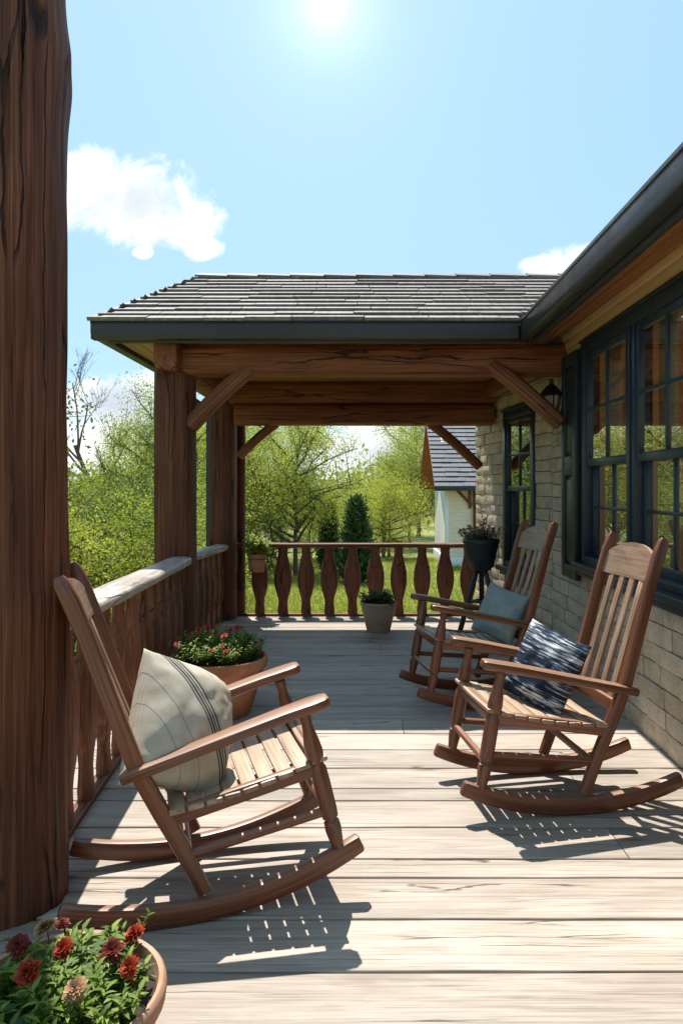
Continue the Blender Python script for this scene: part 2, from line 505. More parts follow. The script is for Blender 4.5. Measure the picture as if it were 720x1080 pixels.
SUN_E, SUN_A = 65.0, -20.0
S = V((math.sin(R(SUN_A)) * math.cos(R(SUN_E)), math.cos(R(SUN_A)) * math.cos(R(SUN_E)), math.sin(R(SUN_E))))
sl = bpy.data.lights.new('sun', 'SUN'); sl.energy = 4.8; sl.angle = R(.53); sl.color = (1, .955, .88)
so = bpy.data.objects.new('sun', sl); col.objects.link(so)
so.rotation_euler = S.to_track_quat('Z', 'Y').to_euler(); so.location = S * 40

w = bpy.data.worlds.new('World'); scene.world = w; w.use_nodes = True
nt = w.node_tree; nt.nodes.clear()


class WT(NT):
    def __init__(self, tree): self.t = tree


wt = WT(nt)
wout = nt.nodes.new('ShaderNodeOutputWorld')
sky = wt.n('ShaderNodeTexSky', sky_type='NISHITA')
sky.sun_disc = False; sky.sun_elevation = R(SUN_E); sky.sun_rotation = R(SUN_A); sky.altitude = 100; sky.air_density = 1.0; sky.dust_density = 1.0; sky.ozone_density = 1.0
bg = wt.n('ShaderNodeBackground', i_Strength=.105)
gen = wt.n('ShaderNodeTexCoord').outputs['Generated']
sx = wt.n('ShaderNodeSeparateXYZ', i_0=gen)
yy = wt.math('MAXIMUM', sx.outputs[1], .03)
ga = wt.math('DIVIDE', sx.outputs[0], yy); gb = wt.math('DIVIDE', sx.outputs[2], yy)
cv = wt.n('ShaderNodeCombineXYZ', i_0=ga, i_1=gb, i_2=0.0).outputs[0]
fb = wt.noise(cv, 14.0, 8, .62, .4)
fb2 = wt.noise(cv, 5.0, 5, .55, .2)


def blob(px, py, rx, ry):
    a0 = (px - 385) / F; b0 = (515 - py) / F
    u = wt.math('DIVIDE', wt.math('SUBTRACT', ga, a0), rx / F); v = wt.math('DIVIDE', wt.math('SUBTRACT', gb, b0), ry / F)
    return wt.math('SUBTRACT', 1.0, wt.math('ADD', wt.math('MULTIPLY', u, u), wt.math('MULTIPLY', v, v)))


field = None; core = None
for bl in ((105, 205, 62, 46), (150, 215, 72, 48), (195, 235, 44, 30), (55, 205, 60, 42), (215, 262, 24, 15), (151, 266, 13, 8),
           (122, 425, 78, 34), (60, 470, 120, 40), (395, 480, 75, 40), (588, 284, 44, 16), (640, 275, 60, 22), (470, 470, 60, 20), (200, 470, 60, 40), (-160, 250, 120, 60), (900, 180, 130, 50), (-500, 330, 260, 90), (-330, 100, 160, 60)):
    b_ = blob(*bl)
    field = b_ if field is None else wt.math('MAXIMUM', field, b_)
    if bl[0] in (105, 150, 122, 395): core = b_ if core is None else wt.math('MAXIMUM', core, b_)
dens = wt.math('ADD', wt.math('MULTIPLY', field, .8), wt.math('MULTIPLY', wt.math('SUBTRACT', fb, .5), 2.7))
cm = wt.n('ShaderNodeMapRange', i_Value=dens, i_From_Min=-.12, i_From_Max=.62, interpolation_type='SMOOTHSTEP').outputs[0]
front = wt.math('GREATER_THAN', sx.outputs[1], .04)
cm = wt.math('MULTIPLY', cm, front)
shade = wt.n('ShaderNodeMapRange', i_Value=wt.math('ADD', wt.math('MULTIPLY', core, .55), wt.math('SUBTRACT', fb2, .5)), i_From_Min=.25, i_From_Max=.62).outputs[0]
ccol = wt.mix(shade, (6.4, 6.5, 6.6), (3.7, 4.1, 4.7))
skyc = wt.mix(1.0, sky.outputs[0], (1.0, 1.0, 1.0), 'MULTIPLY')
skyc = wt.mix(.75, skyc, (2.4, 4.05, 5.5))
mixc = wt.mix(cm, skyc, ccol)
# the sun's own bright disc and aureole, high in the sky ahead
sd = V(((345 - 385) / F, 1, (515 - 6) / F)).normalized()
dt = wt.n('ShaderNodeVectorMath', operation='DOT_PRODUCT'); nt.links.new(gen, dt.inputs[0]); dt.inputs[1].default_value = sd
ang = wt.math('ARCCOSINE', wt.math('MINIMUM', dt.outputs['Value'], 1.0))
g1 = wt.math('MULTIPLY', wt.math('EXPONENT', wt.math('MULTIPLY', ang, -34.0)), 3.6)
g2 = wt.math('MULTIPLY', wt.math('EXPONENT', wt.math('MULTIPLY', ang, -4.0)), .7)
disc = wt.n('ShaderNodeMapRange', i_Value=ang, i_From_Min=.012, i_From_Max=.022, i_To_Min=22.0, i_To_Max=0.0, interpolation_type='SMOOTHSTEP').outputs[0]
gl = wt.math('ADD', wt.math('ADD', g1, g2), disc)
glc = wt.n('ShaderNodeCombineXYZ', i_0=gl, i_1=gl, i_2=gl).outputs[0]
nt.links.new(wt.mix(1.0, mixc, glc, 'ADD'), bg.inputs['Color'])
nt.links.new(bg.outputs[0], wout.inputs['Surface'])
vs = scene.view_settings
vs.view_transform = 'Standard'; vs.look = 'None'; vs.gamma = 1; vs.use_curve_mapping = False; vs.exposure = 0.88
scene.cycles.use_denoising = True
scene.cycles.max_bounces = 10; scene.cycles.diffuse_bounces = 8; scene.cycles.transparent_max_bounces = 12
scene.cycles.caustics_reflective = False; scene.cycles.caustics_refractive = False
scene.cycles.sample_clamp_indirect = 6

GROUND = -1.3
# ------------------------------------------------------------------ ground and lawn
mb = MB()
xs = [-700, -200, -80] + [-40 + i * 2.5 for i in range(33)] + [80, 200, 700]
ys = [-300, -60, -20] + [-10 + i * 2.5 for i in range(37)] + [140, 300, 900]


def ground_z(x, y):
    z = GROUND + .10 * noise.noise(V((x * .09, y * .09, 2)))
    if x < -4: z -= min(1.2, (-4 - x) * .06)
    return z


vv = [V((x, y, ground_z(x, y) if abs(x) < 100 and y < 120 else GROUND - .3)) for y in ys for x in xs]
nx = len(xs)
mb.add(vv, [(j * nx + i, j * nx + i + 1, (j + 1) * nx + i + 1, (j + 1) * nx + i) for j in range(len(ys) - 1) for i in range(nx - 1)])
tag(mb.build('ground', M['lawn'], smooth=80), 'sunlit green lawn beyond the porch', 'lawn', kind='structure')

mb = MB()
for i in range(60000):
    d = 14 + 15 * rnd.random() ** 1.3
    x = rnd.uniform(-.2, .2) * d
    h = rnd.uniform(.05, .13); a = rnd.uniform(0, 6.28); w_ = rnd.uniform(.006, .012)
    z = ground_z(x, d) - .005
    bx, by = math.cos(a) * w_, math.sin(a) * w_
    lx, ly = rnd.gauss(0, .04), rnd.gauss(0, .04)
    mb.add([(x - bx, d - by, z), (x + bx, d + by, z), (x + lx, d + ly, z + h)], [(0, 1, 2)], [(0, 0, 0)] * 3)
tag(mb.build('grass', M['l_grass'], smooth=0), 'bright short grass seen between the railing balusters', 'grass', kind='stuff')

# ------------------------------------------------------------------ deck
mb = MB()
d = 8.52; k = 0
widths = []
while d > -1.6:
    wv = rnd.choice([.265, .27, .275, .26, .14, .27]) if d < 7.8 else .2
    d0 = d - wv
    x = -1.86 + (0 if k % 3 else -.0)
    cuts = [-1.86]
    if k % 3 == 1: cuts.append(rnd.uniform(-1.2, 1.2))
    cuts.append(1.70)
    for a, b in zip(cuts, cuts[1:]):
        n = 14
        pts = [V((lerp(a + .002, b - .002, i / n), (d + d0) / 2 + .0022 * noise.noise(V((i * .5, d * 7, 0))), -.018 + .0015 * noise.noise(V((i * .4, d * 5, 3))) + rnd.uniform(-.0004, .0004))) for i in range(n + 1)]
        mb.sweep(pts, rsec(wv - .011, .036, .005), Z)
    d = d0; k += 1
deck = mb.build('deck', M['deck'], smooth=60)
tag(deck, 'weathered pale plank porch deck', 'deck', kind='structure')
mb = MB(); mb.box((-1.84, -1.6, -.10), (1.66, 8.48, -.05)); mb.build('underlay', M['subfloor'], deck)  # dark sheet added below the boards as painted shade in the gaps
mb = MB()
mb.box((-1.86, 8.49, -.30), (1.7, 8.53, -.042)); mb.box((-1.90, -1.6, -.30), (-1.862, 8.53, -.004))
for xx in (-1.7, -.6, .5, 1.3):
    mb.box((xx - .07, 8.3, GROUND - .2), (xx + .07, 8.44, -.11))
for yy_ in (0, 2, 4, 6):
    mb.box((-1.82, yy_ - .07, GROUND - .2), (-1.68, yy_ + .07, -.11))
mb.build('rim_joist', M['baluster'], deck)

# ------------------------------------------------------------------ helpers for walls
def lbox(mb, O, A, N, s0, s1, z0, z1, n0, n1, r=.003):
    """box in a wall's own frame: s along the wall, z up, n outwards"""
    c = O + A * ((s0 + s1) / 2) + Z * ((z0 + z1) / 2) + N * ((n0 + n1) / 2)
    ls, lz, ln = abs(s1 - s0), abs(z1 - z0), abs(n1 - n0)
    if lz >= ls:
        rr = min(r, ls * .4, ln * .4)
        mb.sweep([c - Z * lz / 2, c + Z * lz / 2], rsec(ls, ln, rr), N, endr=rr)   # a = N x Z, b = N
    else:
        rr = min(r, lz * .4, ln * .4)
        mb.sweep([c - A * ls / 2, c + A * ls / 2], rsec(ln, lz, rr), Z, endr=rr)


def blocks(mb, O, A, N, s0, s1, z0, z1, holes, ch=.112):
    z = z0; row = 0
    while z < z1 - .02:
        h = min(ch * rnd.uniform(.9, 1.12), z1 - z)
        ints = [(s0, s1)]
        for (a, b, c, d_) in holes:
            if z + h > c + .005 and z < d_ - .005:
                new = []
                for (p, q) in ints:
                    if b <= p or a >= q: new.append((p, q))
                    else:
                        if a - p > .02: new.append((p, a))
                        if q - b > .02: new.append((b, q))
                ints = new
        for (p, q) in ints:
            s = p + (0 if row % 2 else -rnd.uniform(.05, .2))
            while s < q - .005:
                L = rnd.uniform(.2, .42)
                e = min(s + L, q)
                if q - e < .09: e = q
                a = max(s, p)
                if e - a > .015:
                    n1 = rnd.uniform(.017, .031)
                    g = .0065
                    zz0, zz1 = z + g * .6, z + h - g * .6
                    # a rough-faced block: front face grid pushed in and out
                    nx_, nz_ = max(2, int((e - a) / .045)), 3
                    ro = V((rnd.uniform(0, 60), rnd.uniform(0, 60), rnd.uniform(0, 60)))
                    vs = []; gs = []
                    for j in range(nz_ + 1):
                        for i in range(nx_ + 1):
                            u, v = i / nx_, j / nz_
                            edge = (i in (0, nx_)) or (j in (0, nz_))
                            nn = n1 - (.005 if edge else 0) + .0045 * noise.noise(V((u * (e - a) * 14, v * 2.5, 0)) + ro)
                            jit = .003 * noise.noise(V((u * 9, v * 9, 7)) + ro)
                            P_ = O + A * (lerp(a + g / 2, e - g / 2, u) + jit) + Z * (lerp(zz0, zz1, v) + jit) + N * nn
                            vs.append(P_); gs.append(V((u * (e - a), v * h, 0)) + ro)
                    st = nx_ + 1
                    fs = [(j * st + i, j * st + i + 1, (j + 1) * st + i + 1, (j + 1) * st + i) for j in range(nz_) for i in range(nx_)]
                    ring = [i for i in range(st)] + [j * st + nx_ for j in range(1, nz_ + 1)] + [nz_ * st + i for i in range(nx_ - 1, -1, -1)] + [j * st for j in range(nz_ - 1, 0, -1)]
                    base = len(vs)
                    for r_ in ring:
                        p_ = vs[r_]
                        vs.append(p_ - N * ((p_ - O).dot(N) + .01)); gs.append(gs[r_])
                    m_ = len(ring)
                    fs += [(ring[i], base + i, base + (i + 1) % m_, ring[(i + 1) % m_]) for i in range(m_)]
                    mb.add(vs, fs, gs)
                s = e
        z += h; row += 1


def backing(mb, O, A, N, s0, s1, z0, z1, holes, t=.085):
    hs = sorted(holes)
    cur = s0
    for (a, b, c, d_) in hs:
        lbox(mb, O, A, N, cur, a, z0, z1, -t, 0)
        lbox(mb, O, A, N, a, b, z0, c, -t, 0)
        lbox(mb, O, A, N, a, b, d_, z1, -t, 0)
        cur = b
    lbox(mb, O, A, N, cur, s1, z0, z1, -t, 0)


def window(parent, O, A, N, s0, s1, z0, z1, mid, n_units=1, label=None, casing=.075):
    """double-hung window units side by side, 2 x 2 lights in each sash"""
    fr = MB()
    lbox(fr, O, A, N, s0, s0 + casing, z0, z1 - .0, -.082, .04)
    lbox(fr, O, A, N, s1 - casing, s1, z0, z1, -.082, .04)
    lbox(fr, O, A, N, s0 + casing, s1 - casing, z1 - casing * 1.1, z1, -.082, .038)
    lbox(fr, O, A, N, s0 + casing, s1 - casing, z0, z0 + .05, -.082, .038)
    lbox(fr, O, A, N, s0 - .01, s1 + .01, z1 + .002, z1 + .025, -.02, .055)
    ms = .13
    wu = (s1 - s0 - 2 * casing - ms * (n_units - 1)) / n_units
    units = []
    for i in range(n_units):
        a = s0 + casing + i * (wu + ms)
        units.append((a, a + wu))
        if i < n_units - 1:
            lbox(fr, O, A, N, a + wu, a + wu + ms, z0 + .05, z1 - casing * 1.1, -.082, .034)
            lbox(fr, O, A, N, a + wu + .05, a + wu + ms - .05, z0 + .05, z1 - casing * 1.1, .0345, .046)
    f = fr.build('window', M['window'], parent)
    for (a, b) in units:
        for (za, zb, nn) in ((mid - .03, z1 - casing * 1.1, .024), (z0 + .05, mid + .03, -.020)):
            sm = MB(); sw = .045
            lbox(sm, O, A, N, a + .003, a + sw, za, zb, nn - .036, nn)
            lbox(sm, O, A, N, b - sw, b - .003, za, zb, nn - .036, nn)
            lbox(sm, O, A, N, a + sw, b - sw, zb - .05, zb, nn - .036, nn)
            lbox(sm, O, A, N, a + sw, b - sw, za, za + .055, nn - .036, nn)
            c = (a + b) / 2; zc = (za + zb) / 2
            lbox(sm, O, A, N, c - .011, c + .011, za + .055, zb - .05, nn - .029, nn - .006)
            lbox(sm, O, A, N, a + sw, b - sw, zc - .011, zc + .011, nn - .027, nn - .004)
            sm.build('sash', M['window'], f)
            pm = MB()
            n_ = nn - .020
            q = [O + A * (a + .03) + Z * (za + .03) + N * n_, O + A * (b - .03) + Z * (za + .03) + N * n_,
                 O + A * (b - .03) + Z * (zb - .03) + N * n_, O + A * (a + .03) + Z * (zb - .03) + N * n_]
            pm.add(q, [(0, 1, 2, 3)])
            pm.build('pane', M['glass'], f, smooth=0)
    sl_ = MB()
    lbox(sl_, O, A, N, s0 - .05, s1 + .05, z0 - .055, z0 - .002, -.1, .105, .008)
    lbox(sl_, O, A, N, s0 - .02, s1 + .02, z0 - .10, z0 - .057, -.02, .07, .005)
    sl_.build('sill', M['window'], f)
    return f


# ------------------------------------------------------------------ the house
house = thing('house', 'tan stone house wall with navy windows along the right of the porch', 'house', (1.66, 4, 0))
hm = MB()
OA, AA, NA = V((1.66, 0, 0)), Y.copy(), V((-1, 0, 0))
OB = V((1.66, 6.5, 0)); AB = V((1.34 - 1.66, 8.86 - 6.5, 0)); LB = AB.length; AB.normalize(); NB = V((-AB.y, AB.x, 0))
WZ0, WZ1 = .90, 2.53
bigw = (2.52, 5.57, WZ0, WZ1)
smw = (.42, 1.31, .65, 2.245)
off = V((0, 0, 0))


def place(parent_thing, o):
    """child meshes are authored in world space; keep them where they are"""
    o.matrix_parent_inverse = Matrix.Translation(-V(parent_thing.location))
    return o


bm_ = MB()
holesA = [(bigw[0], bigw[1], WZ0 - .06, WZ1 + .025)]
holesB = [(smw[0], smw[1], smw[2] - .06, smw[3] + .025)]
backing(bm_, OA, AA, NA, -2.0, 6.498, -1.45, 2.72, [(bigw[0], bigw[1], WZ0, WZ1)])
backing(bm_, OB, AB, NB, 0.0, LB, -1.45, 2.75, [(smw[0], smw[1], smw[2], smw[3])])
# return wall at the far end
lbox(bm_, OB + AB * LB, V((1, 0, 0)), V((0, 1, 0)), .0, 5.0, -1.45, 2.75, -.15, 0)
wall = place(house, bm_.build('wall', M['mortar'], house))
st = MB()
blocks(st, OA, AA, NA, -1.6, 6.49, 0.0, 2.515, [(bigw[0] - .01, bigw[1] + .01, WZ0 - .10, WZ1 + .03)])
blocks(st, OB, AB, NB, .012, LB - .002, 0.0, 2.62, [(smw[0] - .01, smw[1] + .01, smw[2] - .10, smw[3] + .03)])
o = st.build('stone_facing', M['stone'], wall, smooth=50)
fz = MB()
lbox(fz, OA, AA, NA, -1.6, 6.485, 2.565, 2.64, .0, .036)
lbox(fz, OA, AA, NA, -1.6, 6.485, 2.643, 2.72, .0, .05)
lbox(fz, OA, AA, NA, -1.6, 6.485, 2.52, 2.562, .0, .03)
place(house, fz.build('frieze', M['frieze'], house))
f1 = window(house, OA, AA, NA, *bigw, 1.64, 3)
place(house, f1)
f2 = window(house, OB, AB, NB, *smw, 1.45, 1)
place(house, f2)
# shutter beside the wide window
sh = MB()
s0, s1, z0, z1 = 5.60, 5.985, .75, 2.50
lbox(sh, OA, AA, NA, s0, s0 + .07, z0, z1, .034, .075); lbox(sh, OA, AA, NA, s1 - .07, s1, z0, z1, .034, .075)
for za, zb in ((z0, z0 + .1), (1.55, 1.70), (z1 - .1, z1)):
    lbox(sh, OA, AA, NA, s0 + .07, s1 - .07, za, zb, .036, .073)
for za, zb in ((z0 + .1, 1.55), (1.70, z1 - .1)):
    lbox(sh, OA, AA, NA, s0 + .07, s1 - .07, za, zb, .034, .05)
    lbox(sh, OA, AA, NA, s0 + .10, s1 - .10, za + .03, zb - .03, .0505, .064, .008)
place(house, sh.build('shutter', M['shutter'], house))
# eave: gutter, fascia, soffit boards, roof
gut_sec = [(.0, .14), (.0, .122), (.010, .116), (.010, .05), (.016, .036), (.016, .004), (.020, .0), (.10, .0), (.10, .14), (.092, .14), (.092, .012), (.04, .012), (.03, .05), (.02, .08), (.02, .14)]
gm = MB()


def gutter(mb, p0, p1, outward):
    """p0->p1 outer top-edge-bottom line; section x measured from the outer face inwards"""
    p0 = V(p0); p1 = V(p1); t = (p1 - p0).normalized(); inw = -V(outward)
    a = Z.cross(t)
    sgn = 1 if a.dot(inw) > 0 else -1
    sec = [(x * sgn, y) for x, y in gut_sec]
    if sgn < 0: sec = sec[::-1]
    mb.sweep([p0, p1], sec[::-1], Z)


gutter(gm, (1.18, -2.0, 2.60), (1.18, 5.79, 2.60), (-1, 0, 0))
place(house, gm.build('gutter', M['gutter'], house, smooth=50))
fm = MB(); fm.box((1.285, -2.0, 2.565), (1.315, 5.75, 2.735)); place(house, fm.build('fascia', M['gutter'], house))
sf = MB()
nb = 5
for i in range(nb):
    t0, t1 = i / nb, (i + 1) / nb
    p = lambda t: V((lerp(1.318, 1.70, t), 0, lerp(2.605, 2.735, t)))
    c = (p(t0) + p(t1)) / 2; wd = (p(t1) - p(t0)).length
    up = V((-(p(1) - p(0)).z, 0, (p(1) - p(0)).x)).normalized()
    sf.sweep([c + Y * -2.0, c + Y * 5.95], rsec(wd - .004, .02, .003), up)
place(house, sf.build('soffit', M['eave'], house))


def shingles(mb, O, A, U, N, ulen, smin, smax, e=.165, wmin=.2, wmax=.36, th=.026):
    rows = int(ulen / e) + 1
    for i in range(rows):
        u0 = i * e - .02; u1 = min(u0 + e * 1.35, ulen)
        if u1 - u0 < .03: continue
        a, b = smin(max(0, u0)), smax(max(0, u0)); s = a - rnd.uniform(0, .15)
        while s < b:
            wd = rnd.uniform(wmin, wmax); e1 = min(s + wd, b); aa = max(s, a)
            if e1 - aa > .02:
                t_ = th * rnd.uniform(.8, 1.15); du = rnd.uniform(-.006, .006); g = .003
                ro = V((rnd.uniform(0, 60), rnd.uniform(0, 60), rnd.uniform(0, 60)))
                a2 = max(aa, smin(min(ulen, u1))) if i else aa
                vs = []
                for (uu, nlo, nhi, lo_, hi_) in ((u0 + du, .006, .006 + t_, aa, e1), (u1, .0, .006, aa, e1)):
                    for ss in (lo_ + g, hi_ - g):
                        for nn in (nlo, nhi):
                            vs.append(O + A * ss + U * uu + N * nn)
                gs = [V((s_ * .0, 0, 0)) + (v_ - O) + ro for s_, v_ in zip(range(8), vs)]
                gs = [V(((v_ - O).dot(U), (v_ - O).dot(A), (v_ - O).dot(N))) + ro for v_ in vs]
                mb.add(vs, [(0, 2, 3, 1), (4, 5, 7, 6), (1, 3, 7, 5), (0, 4, 6, 2), (0, 1, 5, 4), (2, 6, 7, 3)], gs)
            s += wd


PITCH = math.atan2(.78, 1.53)
cs, sn = math.cos(PITCH), math.sin(PITCH)
hr = MB()
shingles(hr, V((1.265, -2, 2.722)), Y, V((cs, 0, sn)), V((-sn, 0, cs)), 1.5, lambda u: 0, lambda u: 11.0, e=.2, wmin=.3, wmax=.6)
shingles(hr, V((1.265 + 1.5 * cs, 4.2, 2.722 + 1.5 * sn)), Y, V((cs, 0, sn)), V((-sn, 0, cs)), 1.9, lambda u: 0, lambda u: 4.8, e=.2, wmin=.3, wmax=.6)
# the deck of the roof under the shingles; a gap added out of view to let sun into the room
for (xa, xb, ya, yb) in ((1.26, 2.6, -2, 9.0), (2.6, 4.24, 4.2, 9.0)):
    za, zb = 2.712 + (xa - 1.26) * .51, 2.712 + (xb - 1.26) * .51
    pts = [V((xa, ya, za)), V((xa, yb, za)), V((xb, yb, zb)), V((xb, ya, zb))]
    hr.add(pts + [p - Z * .03 for p in pts], [(0, 1, 2, 3), (7, 6, 5, 4), (0, 4, 5, 1), (1, 5, 6, 2), (2, 6, 7, 3), (3, 7, 4, 0)])
place(house, hr.build('roof', M['shingle'], house, smooth=0))
# rooms behind the glass
im = MB()
im.box((4.4, 4.3, 0), (4.5, 8.5, 2.7)); im.box((4.4, -1.9, 2.3), (4.5, 4.29, 2.7)); im.box((1.76, -1.9, -.06), (4.4, 8.5, -.01)); im.box((1.76, 4.2, 2.68), (4.4, 8.5, 2.73)); im.box((1.76, -1.9, 2.68), (2.6, 4.19, 2.73))  # ceiling gap and open back wall, unseen, added to brighten the interior
im.box((1.76, -1.98, 0), (4.4, -1.91, 2.68)); im.box((1.76, 8.5, 0), (4.4, 8.56, 2.68)); im.box((1.76, 5.95, 0), (4.4, 6.05, 2.68))
im.box((3.0, 5.2, 0), (3.5, 5.9, 2.1)); im.box((2.15, 5.80, 0), (2.3, 5.94, 2.4))
place(house, im.build('interior', M['interior'], house))


def curtain(p0, p1, z0, z1, label):
    p0 = V(p0); p1 = V(p1); n = 60; t = (p1 - p0); nn = Z.cross(t).normalized()
    vs = []; gs = []
    for j in range(7):
        z = lerp(z1, z0, j / 6)
        for i in range(n + 1):
            u = i / n
            p = p0.lerp(p1, u) + nn * (.028 * math.sin(u * t.length * 62) * (.6 + .4 * j / 6)) ; p.z = z
            vs.append(p); gs.append(V((u, z, 0)))
    st_ = n + 1
    m = MB(); m.add(vs, [(j * st_ + i, j * st_ + i + 1, (j + 1) * st_ + i + 1, (j + 1) * st_ + i) for j in range(6) for i in range(n)], gs)
    o_ = m.build('curtain', M['curtain'], smooth=80)
    md = o_.modifiers.new('thickness', 'SOLIDIFY'); md.thickness = .004
    return tag(o_, label, 'curtain', 'curtains behind the wide window')


curtain((1.83, 5.28, 0), (1.83, 5.56, 0), .3, 2.6, 'tan pleated curtain behind the window sash next to the shutter')
curtain((1.83, 4.33, 0), (1.83, 4.62, 0), .3, 2.6, 'tan pleated curtain behind the post between two window sashes')

# ------------------------------------------------------------------ wall lantern
lo = V((1.635, 6.07, 2.085))
lan = thing('wall_lantern', 'black iron lantern with pale glass on the stone wall by the brace', 'lantern', lo); lan.scale = (1.25,) * 3
LB_ = lambda s, z, n: AA * s + Z * z + NA * n
m = MB()
m.tube([LB_(0, -.02, -.005), LB_(0, -.02, .02)], [.055, .045], 16, ref=Z)
m.build('backplate', M['iron'], lan)
m = MB()
m.tube([LB_(0, -.03, .02), LB_(0, -.075, .05), LB_(0, -.085, .075), LB_(0, -.06, .088)], [.011, .011, .01, .01], 8, ref=AB)
m.tube([LB_(0, -.06, .088), LB_(0, -.045, .088)], [.035, .045], 12, ref=Y); m.build('arm', M['iron'], lan)
m = MB()
for k in range(6):
    a = k * math.pi / 3
    m.tube([LB_(math.cos(a) * .04, -.045, .088 + math.sin(a) * .04), LB_(math.cos(a) * .062, .10, .088 + math.sin(a) * .062)], .0045, 6)
m.tube([LB_(0, .098, .088), LB_(0, .108, .088)], [.07, .07], 6, ref=Y); m.build('cage', M['iron'], lan)
m = MB(); m.tube([LB_(0, -.042, .088), LB_(0, .097, .088)], [.035, .056], 6, ref=Y); m.build('glass', M['lampglass'], lan, smooth=20)
m = MB(); m.tube([LB_(0, .109, .088), LB_(0, .125, .088), LB_(0, .165, .088), LB_(0, .175, .088), LB_(0, .20, .088), LB_(0, .21, .088)], [.076, .066, .03, .014, .017, .004], 12, ref=Y); m.build('cap', M['iron'], lan)

# ------------------------------------------------------------------ the foreground log
lg = thing('log_post', 'thick dark cracked log post standing nearest at the left edge', 'post', (-1.29, 2.62, 0))
m = MB(); m.log((0, 0, -.05), (0, 0, 5.2), .225, .207, 220, .06, 300, wf=2.0)
face = math.atan2(-2.62, 1.29)
knots_ = [(1.98, face - .55, .055, .022), (2.95, face + 1.25, .11, .030), (1.05, face + .45, .04, .015), (.55, face - .2, .05, .014), (2.45, face + .3, .035, .012), (3.6, face - .1, .06, .02)]
checks_ = [(face - .72, .3, 4.6, .020, .010), (face - .22, -.1, 1.75, .014, .007), (face + .34, 1.5, 3.6, .016, .008), (face + .75, .2, 1.3, .012, .006), (face + .12, 2.1, 3.1, .012, .006), (face + 1.15, 1.2, 2.5, .012, .006), (face - 1.1, .6, 2.8, .014, .007), (face + 2.4, .4, 3.5, .016, .008)]
nv_ = []
for (x, y, z) in m.v:
    r_ = math.hypot(x, y)
    if r_ > 1e-4:
        a_ = math.atan2(y, x); dr = 0.0
        for (kz, ka, kr, amp) in knots_:
            da = (a_ - ka + math.pi) % (2 * math.pi) - math.pi
            q = ((da * .22) ** 2 + ((z - kz) * .75) ** 2) / kr ** 2
            if q < 9: dr += amp * (math.exp(-q) - .9 * math.exp(-q * 7))
        for (ca, z0_, z1_, dep, wd_) in checks_:
            if z0_ < z < z1_:
                cl = ca + .10 * noise.noise(V((z * 1.1, ca * 5, 0))) + .03 * noise.noise(V((z * 5, ca * 5, 2)))
                da = ((a_ - cl + math.pi) % (2 * math.pi) - math.pi) * .22
                k_ = min(1, (z - z0_) * 4, (z1_ - z) * 3) * (.6 + .4 * noise.noise(V((z * 3, ca * 3, 9))))
                dr -= dep * k_ * math.exp(-(da / wd_) ** 2)
        dr += .003 * noise.noise(V((math.cos(a_) * 9, math.sin(a_) * 9, z * 1.2)))
        k_ = (r_ + dr) / r_; x *= k_; y *= k_
    nv_.append((x, y, z))
m.v = nv_
m.build('trunk', M['log'], lg, smooth=70)

# ------------------------------------------------------------------ railings
RA0, RA1 = V((-1.215, 2.60, .965)), V((-1.50, 6.02, .895))
RB0, RB1 = V((-1.54, 6.30, .885)), V((-1.585, 8.16, .835))
RC0, RC1 = V((-1.47, 8.40, .83)), V((1.36, 8.40, .83))
BPROF = [(0, .56), (.05, .60), (.12, .53), (.18, .50), (.24, .57), (.32, .76), (.42, .94), (.52, 1.0), (.62, .97), (.72, .84), (.82, .63), (.9, .51), (.95, .51), (1.0, .58)]


def baluster(parent, base, top_z, dirv, wmax=.165, th=.10):
    m = MB()
    h = top_z
    n = rnd.uniform(.96, 1.04)
    pts = [V((0, 0, lerp(.028, h, t))) + dirv * .004 * noise.noise(V((t * 3, base.y * 9, base.x * 9))) for t, s in BPROF]
    m.sweep([base + p for p in pts], rsec(wmax * n, th, .045), dirv.cross(Z) * -1, [(s, .1 + .9 * s) for t, s in BPROF], wob=.03, wf=4)
    return m.build('baluster', M['baluster'], parent, smooth=50)


def railing(label, p0, p1, spacing, start, w, th, mat, group, wb=.165):
    r = thing('porch_railing', label, 'railing', (0, 0, 0), group=group)
    dv = V((p1.x - p0.x, p1.y - p0.y, 0)); L = dv.length; dv.normalize()
    m = MB(); n = 14
    pts = []
    for i in range(n + 1):
        p = p0.lerp(p1, i / n); p.z -= th / 2
        p += Z * .004 * noise.noise(V((i * .6, p0.x, 0))); p += dv.cross(Z) * .007 * noise.noise(V((i * .5, p0.y, 5)))
        pts.append(p)
    m.sweep(pts, superellipse(w / 2, th / 2, 22, 3.6), Z, endr=.012, wob=.025)
    m.build('top_rail', mat, r, smooth=50)
    m = MB()
    m.bar(V((p0.x, p0.y, .016)), V((p1.x, p1.y, .016)), .07, .026, Z); m.build('bottom_rail', M['baluster'], r)
    s = start
    while s < L - .02:
        b = V((p0.x, p0.y, 0)) + dv * s
        baluster(r, b, lerp(p0.z, p1.z, s / L) - th + .004, dv, wb)
        s += spacing
    return r


railing('side railing with wide sunlit top rail running from the log to the first post', RA0, RA1, .30, .2, .19, .075, M['handrail'], 'porch railings', .175)
railing('short side railing between the two log posts under the roof', RB0, RB1, .28, .08, .17, .07, M['handrail'], 'porch railings', .165)
railing('back railing of dark vase shaped balusters with the lawn behind', RC0, RC1, .2625, .275, .12, .055, M['baluster'], 'porch railings', .195)

